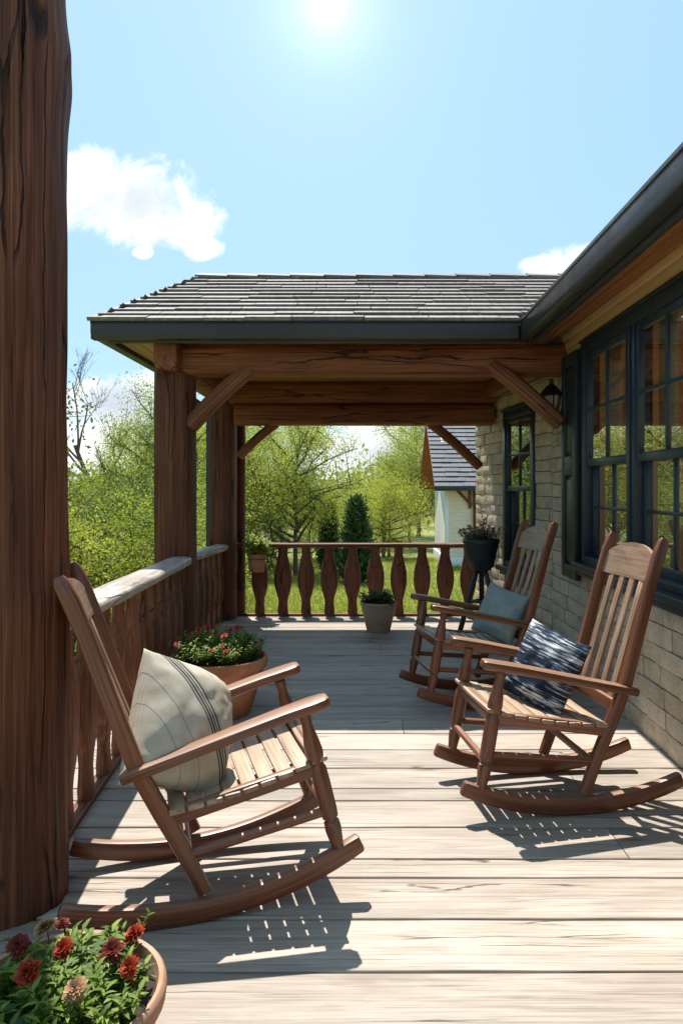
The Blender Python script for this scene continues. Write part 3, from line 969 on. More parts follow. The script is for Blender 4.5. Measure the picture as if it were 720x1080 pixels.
# ------------------------------------------------------------------ roofed end of the porch
pav = thing('porch_roof', 'shingled hip roof on log posts over the far end of the porch', 'roof', (0, 0, 0))
m = MB(); m.log((-1.575, 6.15, -.04), (-1.575, 6.15, 2.42), .165, .163, 36, .045, 40, wf=2.4, squash=(.165, .165, 2.8)); m.build('post', M['log'], pav)
m = MB(); m.log((-1.585, 8.25, -.04), (-1.585, 8.25, 2.42), .150, .148, 32, .045, 40, wf=2.6, squash=(.15, .15, 2.8)); m.build('post', M['log'], pav)
m = MB(); m.log((-1.43, 8.46, -.04), (-1.43, 8.46, 2.62), .062, .062, 20, .04, 30); m.build('post', M['log'], pav)


def beam(p0, p1, w, h, name='beam', mat=None, p=3.4, wob=.03):
    m = MB(); m.log(p0, p1, 1, 1, 30, wob, 34, ref=Z, squash=(w / 2, h / 2, p), endr=.02, wf=1.6)
    return m.build(name, mat or M['beam'], pav)


zc = 2.50
beam((-1.58, 6.10, zc), (1.70, 6.10, zc), .22, .26)
beam((-1.58, 5.84, zc + .015), (-1.58, 8.5, zc), .19, .26)
beam((-1.48, 8.05, zc - .005), (1.42, 8.05, zc - .005), .2, .26)
beam((-1.42, 8.08, 2.25), (1.40, 8.08, 2.25), .22, .232)
beam((1.53, 6.24, zc + .02), (1.34, 8.0, zc + .02), .14, .22)


def brace(p0, p1, r=.06):
    d_ = (p1 - p0); mid = p0.lerp(p1, .5) + V((0, 0, .02))
    m = MB()
    n = 14
    pts = [p0.lerp(p1, t / n) + (mid - p0.lerp(p1, .5)) * math.sin(math.pi * t / n) for t in range(n + 1)]
    m.sweep(pts, superellipse(r * .85, r, 18, 3.0), Y, endr=.02, wob=.04)
    m.build('brace', M['beam'], pav)


brace(at(200, 450, 6.10), at(264, 388, 6.07), .078)
brace(at(516, 384, 6.06), at(591, 448, 5.93), .072)
brace(at(252, 482, 8.12), at(292, 446, 8.12), .058)
brace(at(452, 445, 8.12), at(506, 493, 8.12), .062)
# ceiling boards and soffits
m = MB()
dd = 6.22
while dd < 7.94:
    m.sweep([V((-1.50, dd + .055, 2.607)), V((1.45, dd + .055, 2.607))], rsec(.106, .018, .003), Z); dd += .11
m.build('ceiling', M['ceiling'], pav)
m = MB()
xx = -2.02
while xx < 1.24:
    m.sweep([V((xx + .045, 5.765, 2.633)), V((xx + .045, 8.64, 2.633))], rsec(.086, .016, .003), Z); xx += .09
m.build('soffit', M['soffit'], pav)
EL, EF, EB, EZ = -2.108, 5.67, 8.73, 2.60
g = MB()
gutter(g, (EL, EF, EZ), (1.178, EF, EZ), (0, -1, 0))
gutter(g, (EL, EF + .101, EZ), (EL, EB - .101, EZ), (-1, 0, 0))
gutter(g, (EL, EB, EZ), (1.5, EB, EZ), (0, 1, 0))
g.build('gutter', M['gutter'], pav, smooth=50)
m = MB(); zt = 2.735
RX, RD, RZ = -1.60, 7.20, 3.50
fa = MB()
fa.box((EL + .102, EF + .103, 2.585), (1.28, EF + .13, 2.73)); fa.box((EL + .102, EF + .132, 2.585), (EL + .13, EB - .132, 2.73)); fa.box((EL + .102, EB - .13, 2.585), (1.4, EB - .103, 2.73))
fa.build('fascia', M['gutter'], pav)
lean = RX - EL
slen = math.hypot(RD - EF, RZ - zt)
Uf = V((0, RD - EF, RZ - zt)).normalized(); Nf = V((0, -Uf.z, Uf.y))
kx = lean / slen
shingles(m, V((0, EF, zt)), X, Uf, Nf, slen, lambda u: EL - .015 + kx * u, lambda u: 1.18 + 1.02 * u, e=.145, wmin=.3, wmax=.6, th=.027)
Ub = V((0, -(EB - RD), RZ - zt)).normalized(); Nb = V((0, -Ub.z, Ub.y)) * -1
shingles(m, V((0, EB, zt)), X, Ub, V((0, Ub.z, -Ub.y)), slen, lambda u: EL + kx * u, lambda u: 1.4, e=.158)
Ul = V((RX - EL, 0, RZ - zt)); ll = Ul.length; Ul.normalize(); Nl = V((-Ul.z, 0, Ul.x))
kd = (RD - EF) / ll
shingles(m, V((EL, 0, zt)) - Nl * .024, Y, Ul, Nl, ll, lambda u: EF + .03 + kd * u, lambda u: EB - .03 - kd * u, e=.158 * ll / slen, th=.014)
e0 = .012
vv = [V((EL + e0, EF + e0, zt - .004)), V((2.6, EF + e0, zt - .004)), V((2.6, RD, RZ - .012)), V((RX, RD, RZ - .012)), V((2.6, EB - e0, zt - .004)), V((EL + e0, EB - e0, zt - .004))]
vv2 = [v - Z * .03 for v in vv]
m.add(vv + vv2, [(0, 1, 2, 3), (3, 2, 4, 5), (0, 3, 5), (7, 6, 9, 8), (8, 9, 11, 10), (9, 6, 11), (0, 6, 7, 1), (5, 4, 10, 11), (0, 5, 11, 6)])
rf = m.build('shingles', M['shingle'], pav, smooth=0)
m = MB()
s = RX - .03
while s < 2.5:
    L = rnd.uniform(.28, .36)
    for sg in (-1, 1):
        a = V((s, RD, RZ + .035)); 
        vs_ = []
        for ss in (s, s + L + .02):
            up_ = .012 if ss == s else 0
            for q in (V((ss, RD, RZ + .035 + up_)), V((ss, RD + sg * .12, RZ - .015 + up_)), V((ss, RD + sg * .12, RZ - .035 + up_)), V((ss, RD, RZ + .01 + up_))):
                vs_.append(q)
        m.add(vs_, [(0, 1, 5, 4), (1, 2, 6, 5), (2, 3, 7, 6), (0, 3, 2, 1), (4, 5, 6, 7)])
    s += L
m.build('ridge_cap', M['shingle'], pav, smooth=0)
m = MB(); p = V((EL + .06, EB - .25, 2.60))
m.sweep([V((EL + .08, EB - .2, 2.60)), V((EL + .08, EB - .2, 2.5)), V((-1.77, EB - .3, 2.33)), V((-1.77, EB - .3, GROUND))], rsec(.08, .06, .012), Y); m.build('downspout', M['gutter'], pav)


# ------------------------------------------------------------------ rocking chairs
RK = 1.35


def make_chair():
    ch = empty('rocking_chair')
    wdt = .24
    for s in (-1, 1):
        m = MB(); pts = []
        for i in range(19):
            x = lerp(-.54, .49, i / 18); pts.append(V((x, s * wdt, RK - math.sqrt(RK * RK - x * x) + .037)))
        m.sweep(pts, rsec(.044, .074, .010), Z, [(1, lerp(.86, 1, min(1, i / 4, (18 - i) / 4))) for i in range(19)], endr=.012)
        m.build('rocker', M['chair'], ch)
        # turned leg
        m = MB()
        a, b = V((.405, s * wdt, .118)), V((.335, s * wdt, .632))
        prof = [(0, .021), (.05, .023), (.16, .030), (.215, .0285), (.225, .021), (.24, .021), (.25, .029), (.30, .031), (.50, .0315), (.60, .030), (.635, .0225), (.648, .0225), (.66, .030), (.72, .0335), (.80, .029), (.88, .0215), (.93, .019), (.96, .022), (1, .022)]
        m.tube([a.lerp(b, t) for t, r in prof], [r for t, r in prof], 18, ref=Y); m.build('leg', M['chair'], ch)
        # back post with its lower leg, one bent piece
        m = MB()
        pp = [(-.075, .095, .9), (-.13, .26, 1.0), (-.185, .40, 1.04), (-.245, .56, 1.04), (-.305, .82, 1.0), (-.355, 1.04, .98), (-.385, 1.15, 1.05), (-.407, 1.215, .92), (-.414, 1.236, .6)]
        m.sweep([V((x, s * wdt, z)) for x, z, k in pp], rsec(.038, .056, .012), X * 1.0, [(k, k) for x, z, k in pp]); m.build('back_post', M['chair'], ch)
        # arm
        m = MB()
        ap = [(-.30, .545, .6), (-.22, .560, .72), (-.05, .591, .84), (.12, .622, .95), (.26, .647, 1.05), (.36, .662, 1.12), (.405, .668, 1.0), (.425, .67, .72)]
        m.sweep([V((x, s * (wdt + .012), z)) for x, z, k in ap], rsec(.092, .038, .014), Z, [(k, 1) for x, z, k in ap], endr=.008); m.build('armrest', M['chair'], ch)
        # side stretchers and seat rail
        m = MB(); m.tube([V((.385, s * wdt, .27)), V((-.125, s * wdt, .235))], .0165, 12); m.build('stretcher', M['chair'], ch)
        m = MB(); m.bar(V((.378, s * wdt, .435)), V((-.185, s * wdt, .372)), .032, .055, Z, .006); m.build('seat_rail', M['chair'], ch)
    m = MB(); m.tube([V((.392, -wdt, .245)), V((.392, wdt, .245))], .0165, 12); m.build('stretcher', M['chair'], ch)
    m = MB(); m.tube([V((-.115, -wdt, .225)), V((-.115, wdt, .225))], .0165, 12); m.build('stretcher', M['chair'], ch)
    m = MB(); m.bar(V((.372, -wdt, .442)), V((.372, wdt, .442)), .03, .062, Z, .008); m.build('seat_rail', M['chair'], ch)
    m = MB(); ns = 9
    for i in range(ns):
        t = (i + .5) / ns; x = lerp(-.165, .40, t)
        z = lerp(.395, .468, t) - .018 * math.sin(math.pi * t) + .004
        sl_ = R(7) * (1 if t > .4 else .3)
        m.sweep([V((x, -wdt - .028, z)), V((x, 0, z - .004)), V((x, wdt + .028, z))], rsec(.0555, .017, .005), V((-math.sin(sl_), 0, math.cos(sl_))), endr=.004)
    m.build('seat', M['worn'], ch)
    # crest, lower back rail, slats
    bx = lambda z: lerp(-.245, -.385, (z - .56) / (1.15 - .56))
    tilt = V((bx(1.15) - bx(.56), 0, .59)).normalized()
    m = MB(); n = 22
    vs_ = []; gs_ = []; ro = V((3, 9, 4))
    nrm = V((tilt.z, 0, -tilt.x))
    for i in range(n + 1):
        y = lerp(-wdt + .012, wdt - .012, i / n); q = y / (wdt - .012)
        top = 1.128 + .075 * math.sqrt(max(0, math.cos(q * math.pi / 2) ** 1.3)); bot = 1.035
        for (zz, nn) in ((bot, -.011), (bot, .011), (top, .011), (top, -.011)):
            vs_.append(V((bx(1.08), y, 0)) + tilt * (zz - 1.08) / tilt.z * 1.0 + Z * 1.08 - nrm * -nn - nrm * (.018 * (1 - q * q)))
            gs_.append(V((y, zz, nn)) + ro)
    fs_ = []
    for i in range(n):
        for k in range(4):
            k2 = (k + 1) % 4; fs_.append((i * 4 + k, i * 4 + k2, (i + 1) * 4 + k2, (i + 1) * 4 + k))
    fs_ += [(3, 2, 1, 0), tuple(n * 4 + k for k in range(4))]
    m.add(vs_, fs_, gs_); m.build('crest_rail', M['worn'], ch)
    m = MB(); m.bar(V((bx(.47) + .004, -wdt, .47)), V((bx(.47) + .004, wdt, .47)), .024, .06, Z, .006); m.build('back_rail', M['chair'], ch)
    for k in range(4):
        y = lerp(-.145, .145, k / 3)
        m = MB(); q = y / wdt; off_ = nrm * -(.016 * (1 - q * q))
        pts = [V((bx(z), y, z)) + (off_ * ((z - .47) / .57)) for z in (.475, .62, .78, .92, 1.045)]
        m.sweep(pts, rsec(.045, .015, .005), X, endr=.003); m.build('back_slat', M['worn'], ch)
    return ch


def pose_chair(o, x, y, yaw, roll, sc=1.0):
    rot = Matrix.Rotation(yaw, 3, 'Z') @ Matrix.Rotation(-roll, 3, 'Y')
    o.rotation_euler = rot.to_euler('XYZ')
    o.scale = (sc, sc, sc)
    o.location = V((x, y, RK * sc + .001)) - rot @ V((0, 0, RK * sc))


ch = make_chair()
tag(ch, 'rocking chair facing right beside the log with a striped cushion', 'rocking chair', 'wooden rocking chairs on the porch')
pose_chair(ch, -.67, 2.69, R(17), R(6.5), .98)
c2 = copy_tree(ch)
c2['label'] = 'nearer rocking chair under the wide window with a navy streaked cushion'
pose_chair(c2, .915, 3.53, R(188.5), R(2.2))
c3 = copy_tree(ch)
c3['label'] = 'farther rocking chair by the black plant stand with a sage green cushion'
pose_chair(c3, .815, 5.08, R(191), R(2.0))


# ------------------------------------------------------------------ cushions
def cushion(label, mat, loc, normal, w_, h_, T, spin=0, seed=0, sag=.0, slump=.0):
    m = MB(); n = 44
    vs_ = []; gs_ = []; ids = {}
    for side in (1, -1):
        for j in range(n + 1):
            for i in range(n + 1):
                u = -1 + 2 * i / n; v = -1 + 2 * j / n
                u_ = math.copysign(abs(u) ** .85, u); v_ = math.copysign(abs(v) ** .85, v)
                edge = (i in (0, n)) or (j in (0, n))
                if edge and side == -1:
                    ids[(side, i, j)] = ids[(1, i, j)]; continue
                x = w_ / 2 * u_ * (1 - .065 * (1 - v_ * v_) ** 1.0)
                y = h_ / 2 * v_ * (1 - .065 * (1 - u_ * u_) ** 1.0)
                kk = 1 - slump * max(0, u_) ** 1.5 * max(0, v_) ** 1.5; x *= kk; y *= kk
                t = T / 2 * max(0, (1 - u_ ** 2) * (1 - v_ ** 2)) ** .47
                wr = noise.noise(V((u * 2.3 + seed, v * 2.3, side))) * .014 + noise.noise(V((u * 6 + seed, v * 6, side * 3))) * .004
                rim = (1 - max(abs(u_), abs(v_)) ** 6)
                # pleats running in from the seams
                pl = .0035 * math.sin(v * 21 + seed) * (abs(u_) ** 3) + .0035 * math.sin(u * 19 + seed * 2) * (abs(v_) ** 3)
                z = side * (t + (wr + pl) * rim * 1.0)
                ids[(side, i, j)] = len(vs_)
                vs_.append(V((x, y - sag * (1 - v_ * v_) * t, z))); gs_.append(V((x, y, side * .3)))
    fs_ = []
    for side in (1, -1):
        for j in range(n):
            for i in range(n):
                q = [ids[(side, i, j)], ids[(side, i + 1, j)], ids[(side, i + 1, j + 1)], ids[(side, i, j + 1)]]
                fs_.append(tuple(q if side == 1 else q[::-1]))
    m.add(vs_, fs_, gs_)
    o_ = m.build('cushion', mat, smooth=80)
    normal = V(normal).normalized()
    xa = Z.cross(normal).normalized(); ya = normal.cross(xa)
    mt = Matrix((xa, ya, normal)).transposed() @ Matrix.Rotation(spin, 3, 'Z')
    o_.rotation_euler = mt.to_euler(); o_.location = loc
    return tag(o_, label, 'cushion', 'cushions on the rocking chairs')


cushion('beige linen cushion with dark stripes on the rocking chair beside the log', M['c_stripe'], at(192, 765, 2.64), (.76, -.62, .36), .41, .46, .29, R(-25), 1, 0, .27)
cushion('navy cushion streaked with white on the nearer chair under the window', M['c_navy'], at(574, 705, 3.52), (-.70, -.62, .36), .36, .38, .16, R(-14), 4)
cushion('plain sage green cushion on the farther chair by the plant stand', M['c_sage'], at(527, 647, 5.08), (-.72, -.60, .40), .38, .36, .15, R(-10), 7)


# ------------------------------------------------------------------ potted plants
def leaf(mb, p, d_, up, L, w_, fold=.25, bend=.3):
    d_ = V(d_).normalized(); s_ = d_.cross(V(up))
    if s_.length < 1e-3: s_ = d_.cross(X)
    s_.normalize(); n_ = s_.cross(d_)
    p = V(p)
    pts = [p, p + d_ * L * .35 + s_ * w_ / 2 + n_ * w_ * fold, p + d_ * L * .35, p + d_ * L * .35 - s_ * w_ / 2 + n_ * w_ * fold,
           p + d_ * L * .72 + s_ * w_ * .36 + n_ * (w_ * fold * .7 - L * bend * .25), p + d_ * L * .72 - n_ * L * bend * .3, p + d_ * L * .72 - s_ * w_ * .36 + n_ * (w_ * fold * .7 - L * bend * .25), p + d_ * L - n_ * L * bend * .6]
    q = V((rnd.uniform(0, 50), 0, 0))
    mb.add(pts, [(0, 1, 2), (0, 2, 3), (1, 4, 5, 2), (2, 5, 6, 3), (4, 7, 5), (5, 7, 6)], [x - p + q for x in pts])


def flower(mb, p, nrm, r, layers=4, np_=11, cup=.5):
    nrm = V(nrm).normalized(); a = nrm.cross(X if abs(nrm.x) < .9 else Y).normalized(); b = nrm.cross(a)
    for l in range(layers):
        k = 1 - l / layers * .75
        elev = lerp(.12, 1.2, l / max(1, layers - 1)) * cup * 2
        for i in range(max(5, int(np_ * (1 - .1 * l)))):
            t = 2 * math.pi * (i + .5 * l + rnd.uniform(-.15, .15)) / max(5, int(np_ * (1 - .1 * l)))
            rd = a * math.cos(t) + b * math.sin(t)
            dd = (rd * math.cos(elev) + nrm * math.sin(elev)).normalized()
            L = r * k * rnd.uniform(.85, 1.1); w_ = L * .42
            s_ = dd.cross(nrm).normalized(); n_ = s_.cross(dd)
            o_ = V(p) + nrm * r * .05 * l
            pts = [o_, o_ + dd * L * .5 + s_ * w_ / 2 + n_ * w_ * .15, o_ + dd * L * .55, o_ + dd * L * .5 - s_ * w_ / 2 + n_ * w_ * .15,
                   o_ + dd * L * .88 + s_ * w_ * .38, o_ + dd * L - n_ * L * .1, o_ + dd * L * .88 - s_ * w_ * .38]
            mb.add(pts, [(0, 1, 2), (0, 2, 3), (1, 4, 5, 2), (2, 5, 6, 3)], [(0, 0, 0), (.5, .5, 0), (.55, 0, 0), (.5, -.5, 0), (.9, .4, 0), (1, 0, 0), (.9, -.4, 0)])


def pot(parent, r_top, r_bot, h, mat, rim=.035, rimh=.05, wall_=.016):
    m = MB(); n = 48
    prof = [(r_bot * .6, 0.002), (r_bot, 0), (r_bot + .004, .006), (lerp(r_bot, r_top, .55), h * .5), (r_top - rim * .35, h - rimh), (r_top, h - rimh + .004), (r_top + rim * .12, h - rimh * .4), (r_top, h - .006), (r_top - .006, h), (r_top - wall_, h - .003), (r_top - wall_ - .004, h - .02), (lerp(r_bot, r_top, .55) - wall_, h * .5)]
    vs_ = []; 
    for (r_, z_) in prof:
        for k in range(n):
            t = 2 * math.pi * k / n; kk = 1 + .006 * noise.noise(V((math.cos(t) * 1.5, math.sin(t) * 1.5, z_ * 6)))
            vs_.append((r_ * kk * math.cos(t), r_ * kk * math.sin(t), z_))
    fs_ = [(i * n + k, i * n + (k + 1) % n, (i + 1) * n + (k + 1) % n, (i + 1) * n + k) for i in range(len(prof) - 1) for k in range(n)]
    fs_.append(tuple(range(n - 1, -1, -1)))
    m.add(vs_, fs_, [V(v) * 1.0 + V((5, 5, 5)) for v in vs_])
    po = m.build('pot', mat, parent, smooth=40)
    m = MB(); rs = r_top - wall_ - .002; zs = h - .03
    vs_ = [(0, 0, zs + .012)]; 
    for ring in (.35, .7, 1.0):
        for k in range(n):
            t = 2 * math.pi * k / n
            vs_.append((rs * ring * math.cos(t), rs * ring * math.sin(t), zs + .012 * (1 - ring) + .006 * noise.noise(V((k * .7, ring * 5, 0))) * (ring < 1)))
    fs_ = [(0, 1 + k, 1 + (k + 1) % n) for k in range(n)] + [(1 + r_ * n + k, 1 + (r_ + 1) * n + k, 1 + (r_ + 1) * n + (k + 1) % n, 1 + r_ * n + (k + 1) % n) for r_ in (0, 1) for k in range(n)]
    m.add(vs_, fs_); m.build('soil', M['soil'], parent, smooth=60)
    return po


def bedding(parent, r, z, h, stems, leaves, L, w_, mat, spread=1.15, droop=.2, tips=None, stem_r=.0022):
    """bushy bedding plants: stems fanning from the soil with leaves up each stem"""
    fo = MB(); stm = fo; tips_ = []
    for s in range(stems):
        a = rnd.uniform(0, 6.283); q = math.sqrt(rnd.random())
        b = V((math.cos(a) * q * r * .75, math.sin(a) * q * r * .75, z))
        hh = h * rnd.uniform(.55, 1.0) * (1 - .4 * q * q)
        e = V((math.cos(a) * q * r * spread + rnd.gauss(0, r * .08), math.sin(a) * q * r * spread + rnd.gauss(0, r * .08), z + hh))
        mid = b.lerp(e, .5) + V((rnd.gauss(0, .01), rnd.gauss(0, .01), hh * .1))
        pts = [b, mid, e]
        stm.tube(pts, [stem_r * 1.3, stem_r, stem_r * .6], 5)
        tips_.append((e, (e - mid).normalized()))
        for k in range(leaves):
            t = (k + rnd.random()) / leaves
            t = .15 + .85 * t
            p = b.lerp(mid, t * 2) if t < .5 else mid.lerp(e, t * 2 - 1)
            az = k * 2.4 + rnd.uniform(-.4, .4)
            el = lerp(.1, .75, t) + rnd.uniform(-.3, .25) - droop
            dd = V((math.cos(az) * math.cos(el), math.sin(az) * math.cos(el), math.sin(el)))
            sc = rnd.uniform(.6, 1.1) * (1.1 - .35 * t)
            leaf(fo, p, dd, Z, L * sc, w_ * sc, .2, rnd.uniform(.1, .6))
    fo.build('foliage', mat, parent, smooth=60)
    return tips_


# foreground pot of rust-red flowers
p1 = thing('potted_plant', 'pale clay pot of rust red blooms in the near corner below the log', 'potted plant', (-.72, 1.74, .0), group='potted plants on the porch')
pot(p1, .243, .175, .27, M['claypale'], .03, .05)
bedding(p1, .21, .235, .13, 105, 13, .05, .016, M['l_pot'], .98, .1)
bedding(p1, .2, .235, .09, 34, 9, .055, .026, M['l_potdark'], .95, .35)
for (px, py, d_, mt, r_) in ((30, 1026, 1.68, 'p_red', .042), (67, 1001, 1.78, 'p_red', .036), (118, 1004, 1.78, 'p_dark', .036), (137, 1020, 1.72, 'p_red', .034), (142, 985, 1.84, 'p_red', .034), (20, 997, 1.82, 'p_dark', .04), (80, 1044, 1.62, 'p_dry', .032), (48, 978, 1.9, 'p_dry', .034), (66, 975, 1.9, 'p_dark', .024)):
    m = MB(); p = at(px, py, d_) - V(p1.location)
    flower(m, p, (rnd.uniform(-.5, .5), -.5 + rnd.uniform(-.3, .3), .85), r_ * rnd.uniform(.75, .95), 5, 14, rnd.uniform(.4, .6))
    m.tube([p + V((0, .01, -.005)), p + V((0, .03, -.08))], [.003, .0025], 5)
    m.build('flower', M[mt], p1, smooth=50)
m = MB(); st_ = MB()
b = at(142, 985, 1.86) - V(p1.location); e = at(160, 962, 1.88) - V(p1.location)
st_.tube([b - Z * .06, b, e], [.0022, .002, .0015], 5)
for k in range(7):
    q = b.lerp(e, .3 + .1 * k); leaf(m, q, V((math.cos(k * 2.5) * .8, math.sin(k * 2.5) * .8, .7)), Z, .022, .006)
st_.build('stem', M['stem'], p1); m.build('sprig', M['l_pot'], p1)

# terracotta pot with crimson flowers behind the striped cushion
p2 = thing('potted_plant', 'wide terracotta pot of small crimson flowers by the side railing', 'potted plant', (-.945, 4.78, .0), group='potted plants on the porch')
pot(p2, .31, .20, .37, M['terracotta'], .04, .07)
tp = bedding(p2, .29, .34, .22, 210, 12, .042, .016, M['l_pot'], 1.02, .15)
bedding(p2, .28, .34, .17, 60, 9, .05, .02, M['l_potdark'], 1.12, .3)
for (e, dd) in rnd.sample(tp, 34):
    m = MB(); flower(m, e + Z * .012, (rnd.uniform(-.4, .4), -.5, .9), rnd.uniform(.014, .026), 3, 8, .45); m.build('flower', M['p_crim'], p2, smooth=50)

# small pot at the back railing
p3 = thing('potted_plant', 'brown clay pot of green leaves on the deck before the back railing', 'potted plant', (.135, 7.52, .0), group='potted plants on the porch')
pot(p3, .185, .115, .30, M['claytan'], .02, .04)
bedding(p3, .185, .27, .17, 110, 10, .05, .026, M['l_potdark'], 1.15, .15)

# pot hooked over the back railing by the corner post
p4 = thing('potted_plant', 'small hanging clay pot of trailing greenery on the corner of the back railing', 'potted plant', at(271, 603, 8.20), group='potted plants on the porch')
pot(p4, .10, .078, .20, M['terracotta'], .012, .035, .01)
bedding(p4, .1, .175, .25, 80, 12, .06, .036, M['l_mid'], 1.65, .45)
m = MB()
zr = .835 - p4.location.z
m.tube([V((math.cos(a) * .106, math.sin(a) * .106, .145)) for a in [k * 2 * math.pi / 24 for k in range(25)]], .004, 6, ref=Z, cap=False)
for sx_ in (-.05, .05):
    m.tube([V((sx_, .09, .145)), V((sx_, .125, .16)), V((sx_, .13, zr + .004)), V((sx_, .27, zr + .004)), V((sx_, .275, zr - .07))], .004, 6, ref=X)
m.build('hook', M['iron'], p4)

# black pot on a tall stand
stand_d = 7.55; sxx = (507 - 385) / F * stand_d
ps = thing('plant_stand', 'black wooden tripod plant stand with cross rails against the stone wall', 'plant stand', (sxx, stand_d, 0))
ztop = EYE - (598 - 515) / F * stand_d
m = MB(); m.tube([V((0, 0, ztop - .03)), V((0, 0, ztop))], [.10, .11], 20); m.build('top', M['blackwood'], ps)
feet = [V((math.cos(a) * .24, math.sin(a) * .2, .0)) for a in (R(200), R(320), R(80))]
for ft in feet:
    m = MB(); m.bar(ft, V((ft.x * .2, ft.y * .2, ztop - .03)), .05, .035, Y, .006); m.build('leg', M['blackwood'], ps)
for a_, b_ in ((0, 1), (1, 2), (2, 0)):
    m = MB(); q = lambda f: V((f.x * .62, f.y * .62, ztop * .46)); m.bar(q(feet[a_]), q(feet[b_]), .03, .024, Z); m.build('cross_rail', M['blackwood'], ps)
p5 = thing('potted_plant', 'ribbed black pot of pinkish flowers on top of the tripod stand', 'potted plant', (sxx, stand_d, ztop + .001), group='potted plants on the porch')
pot(p5, .185, .125, .29, M['potblack'], .02, .05)
tp = bedding(p5, .17, .26, .17, 90, 9, .045, .02, M['l_grey'], 1.45, .2)
for (e, dd) in rnd.sample(tp, 40):
    m = MB(); flower(m, e + Z * .01, (rnd.uniform(-.4, .4), -.5, .8), rnd.uniform(.016, .028), 2, 7, .4); m.build('flower', M['p_pink'], p5, smooth=50)
for k in range(5):
    m = MB(); st_ = MB()
    b = V((rnd.uniform(-.02, .06), 0, .27)); e = b + V((rnd.uniform(-.06, .06), rnd.uniform(-.03, .03), rnd.uniform(.16, .32)))
    st_.tube([b, e], [.004, .002], 5)
    for j in range(9):
        q = b.lerp(e, .25 + .085 * j); leaf(m, q, V((math.cos(j * 2.4), math.sin(j * 2.4), .4)), Z, .045, .028)
    sp = m.build('sprig', M['l_dark'], p5); st_.build('stem', M['stem'], sp)


# ------------------------------------------------------------------ neighbouring house
nbx = 2.83; nd0, nd1 = 26.0, 29.9
nh = thing('cottage', 'small cream cottage with steep blue grey shingled roof beyond the lawn', 'house', (nbx, 26, GROUND))
T = -V((nbx, 26, GROUND))


def nb_build(m, name, mat, parent=None, smooth=38):
    o_ = m.build(name, mat, parent or nh, smooth)
    if parent is None: o_.matrix_parent_inverse = Matrix.Translation(-V(nh.location))
    return o_


m = MB()
z = GROUND + .35
while z < 1.5:
    m.sweep([V((nbx, nd0 - .012, z + .07)), V((nbx + 6, nd0 - .012, z + .07))], [(.0, .075), (.02, -.07), (-.01, -.07), (-.01, .075)], Z); z += .14
m.box((nbx + .01, nd0 + .0, GROUND + .3), (nbx + 6, nd0 + .2, 1.7))
nb_build(m, 'wall', M['cream'])
m = MB(); z = GROUND + .35
while z < 1.5:
    m.sweep([V((nbx - .012, nd0 - .02, z + .07)), V((nbx - .012, nd1, z + .07))], [(.01, .075), (.01, -.07), (-.02, -.07), (.0, .075)], Z); z += .14
m.box((nbx, nd0 + .21, GROUND + .3), (nbx + .2, nd1, 2.0))
m.box((nbx - .04, nd0 - .04, GROUND + .3), (nbx + .10, nd0 + .10, 1.45))
vs_ = [V((nbx + .02, nd0, 1.5)), V((nbx + .02, nd1, 1.5)), V((nbx + .02, (nd0 + nd1) / 2 + .6, 3.9))]
m.add(vs_ + [v + X * .1 for v in vs_], [(0, 2, 1), (3, 4, 5), (0, 1, 4, 3), (1, 2, 5, 4), (2, 0, 3, 5)])
nb_build(m, 'wall', M['white'])
m = MB(); m.box((nbx - .08, nd0 - .09, GROUND - .2), (nbx + 6, nd1, GROUND + .34)); nb_build(m, 'foundation', M['white'])
rx0 = 2.39; re0, re1 = 25.45, 33.0; rr_, rz_ = 29.2, 4.15; ez = 1.50
Uf2 = V((0, rr_ - re0, rz_ - ez)); l2 = Uf2.length; Uf2.normalize(); Nf2 = V((0, -Uf2.z, Uf2.y))
m = MB()
shingles(m, V((rx0, re0, ez)), X, Uf2, Nf2, l2, lambda u: 0, lambda u: 7, e=.3, wmin=.35, wmax=.7, th=.05)
Ub2 = V((0, -(re1 - rr_), rz_ - ez)).normalized()
shingles(m, V((rx0, re1, ez)), X, Ub2, V((0, Ub2.z, -Ub2.y)), l2, lambda u: 0, lambda u: 7, e=.3, wmin=.35, wmax=.7, th=.05)
nb_build(m, 'roof', M['slate'], smooth=0)
m = MB()
for (ya, yb) in ((re0, rr_), (re1, rr_)):
    q = [V((rx0, ya, ez - .004)), V((rx0 + 6.5, ya, ez - .004)), V((rx0 + 6.5, yb, rz_ - .004)), V((rx0, yb, rz_ - .004))]
    m.add(q + [v - Z * .09 for v in q], [(0, 1, 2, 3), (7, 6, 5, 4), (0, 4, 5, 1), (1, 5, 6, 2), (2, 6, 7, 3), (3, 7, 4, 0)])
nb_build(m, 'roof_boarding', M['barn'])
m = MB(); m.box((rx0 - .02, re0 - .07, ez - .14), (rx0 + 6.5, re0 - .005, ez + .03)); nb_build(m, 'gutter', M['gutter'])
m = MB()
m.bar(at(482, 517, 25.93), at(497, 533, 25.93), .09, .11, Y); m.bar(at(495, 517, 25.94), at(495, 536, 25.94), .09, .10, Y)
m.bar(at(501, 518, 25.9), at(501, 592, 25.9), .14, .14, Y)
nb_build(m, 'brace', M['baluster'])


# ------------------------------------------------------------------ trees
def rv(): return V((rnd.gauss(0, 1), rnd.gauss(0, 1), rnd.gauss(0, 1)))


def tree_leaf(mb, p, s_):
    d_ = rv().normalized(); b = d_.cross(rv()).normalized()
    L = s_ * rnd.uniform(.6, 1.25); w_ = L * .5; n_ = d_.cross(b) * L * .12
    p = V(p)
    mb.add([p - d_ * L / 2, p + b * w_ / 2 + n_, p + d_ * L / 2, p - b * w_ / 2 + n_], [(0, 1, 2, 3)], [p] * 4)


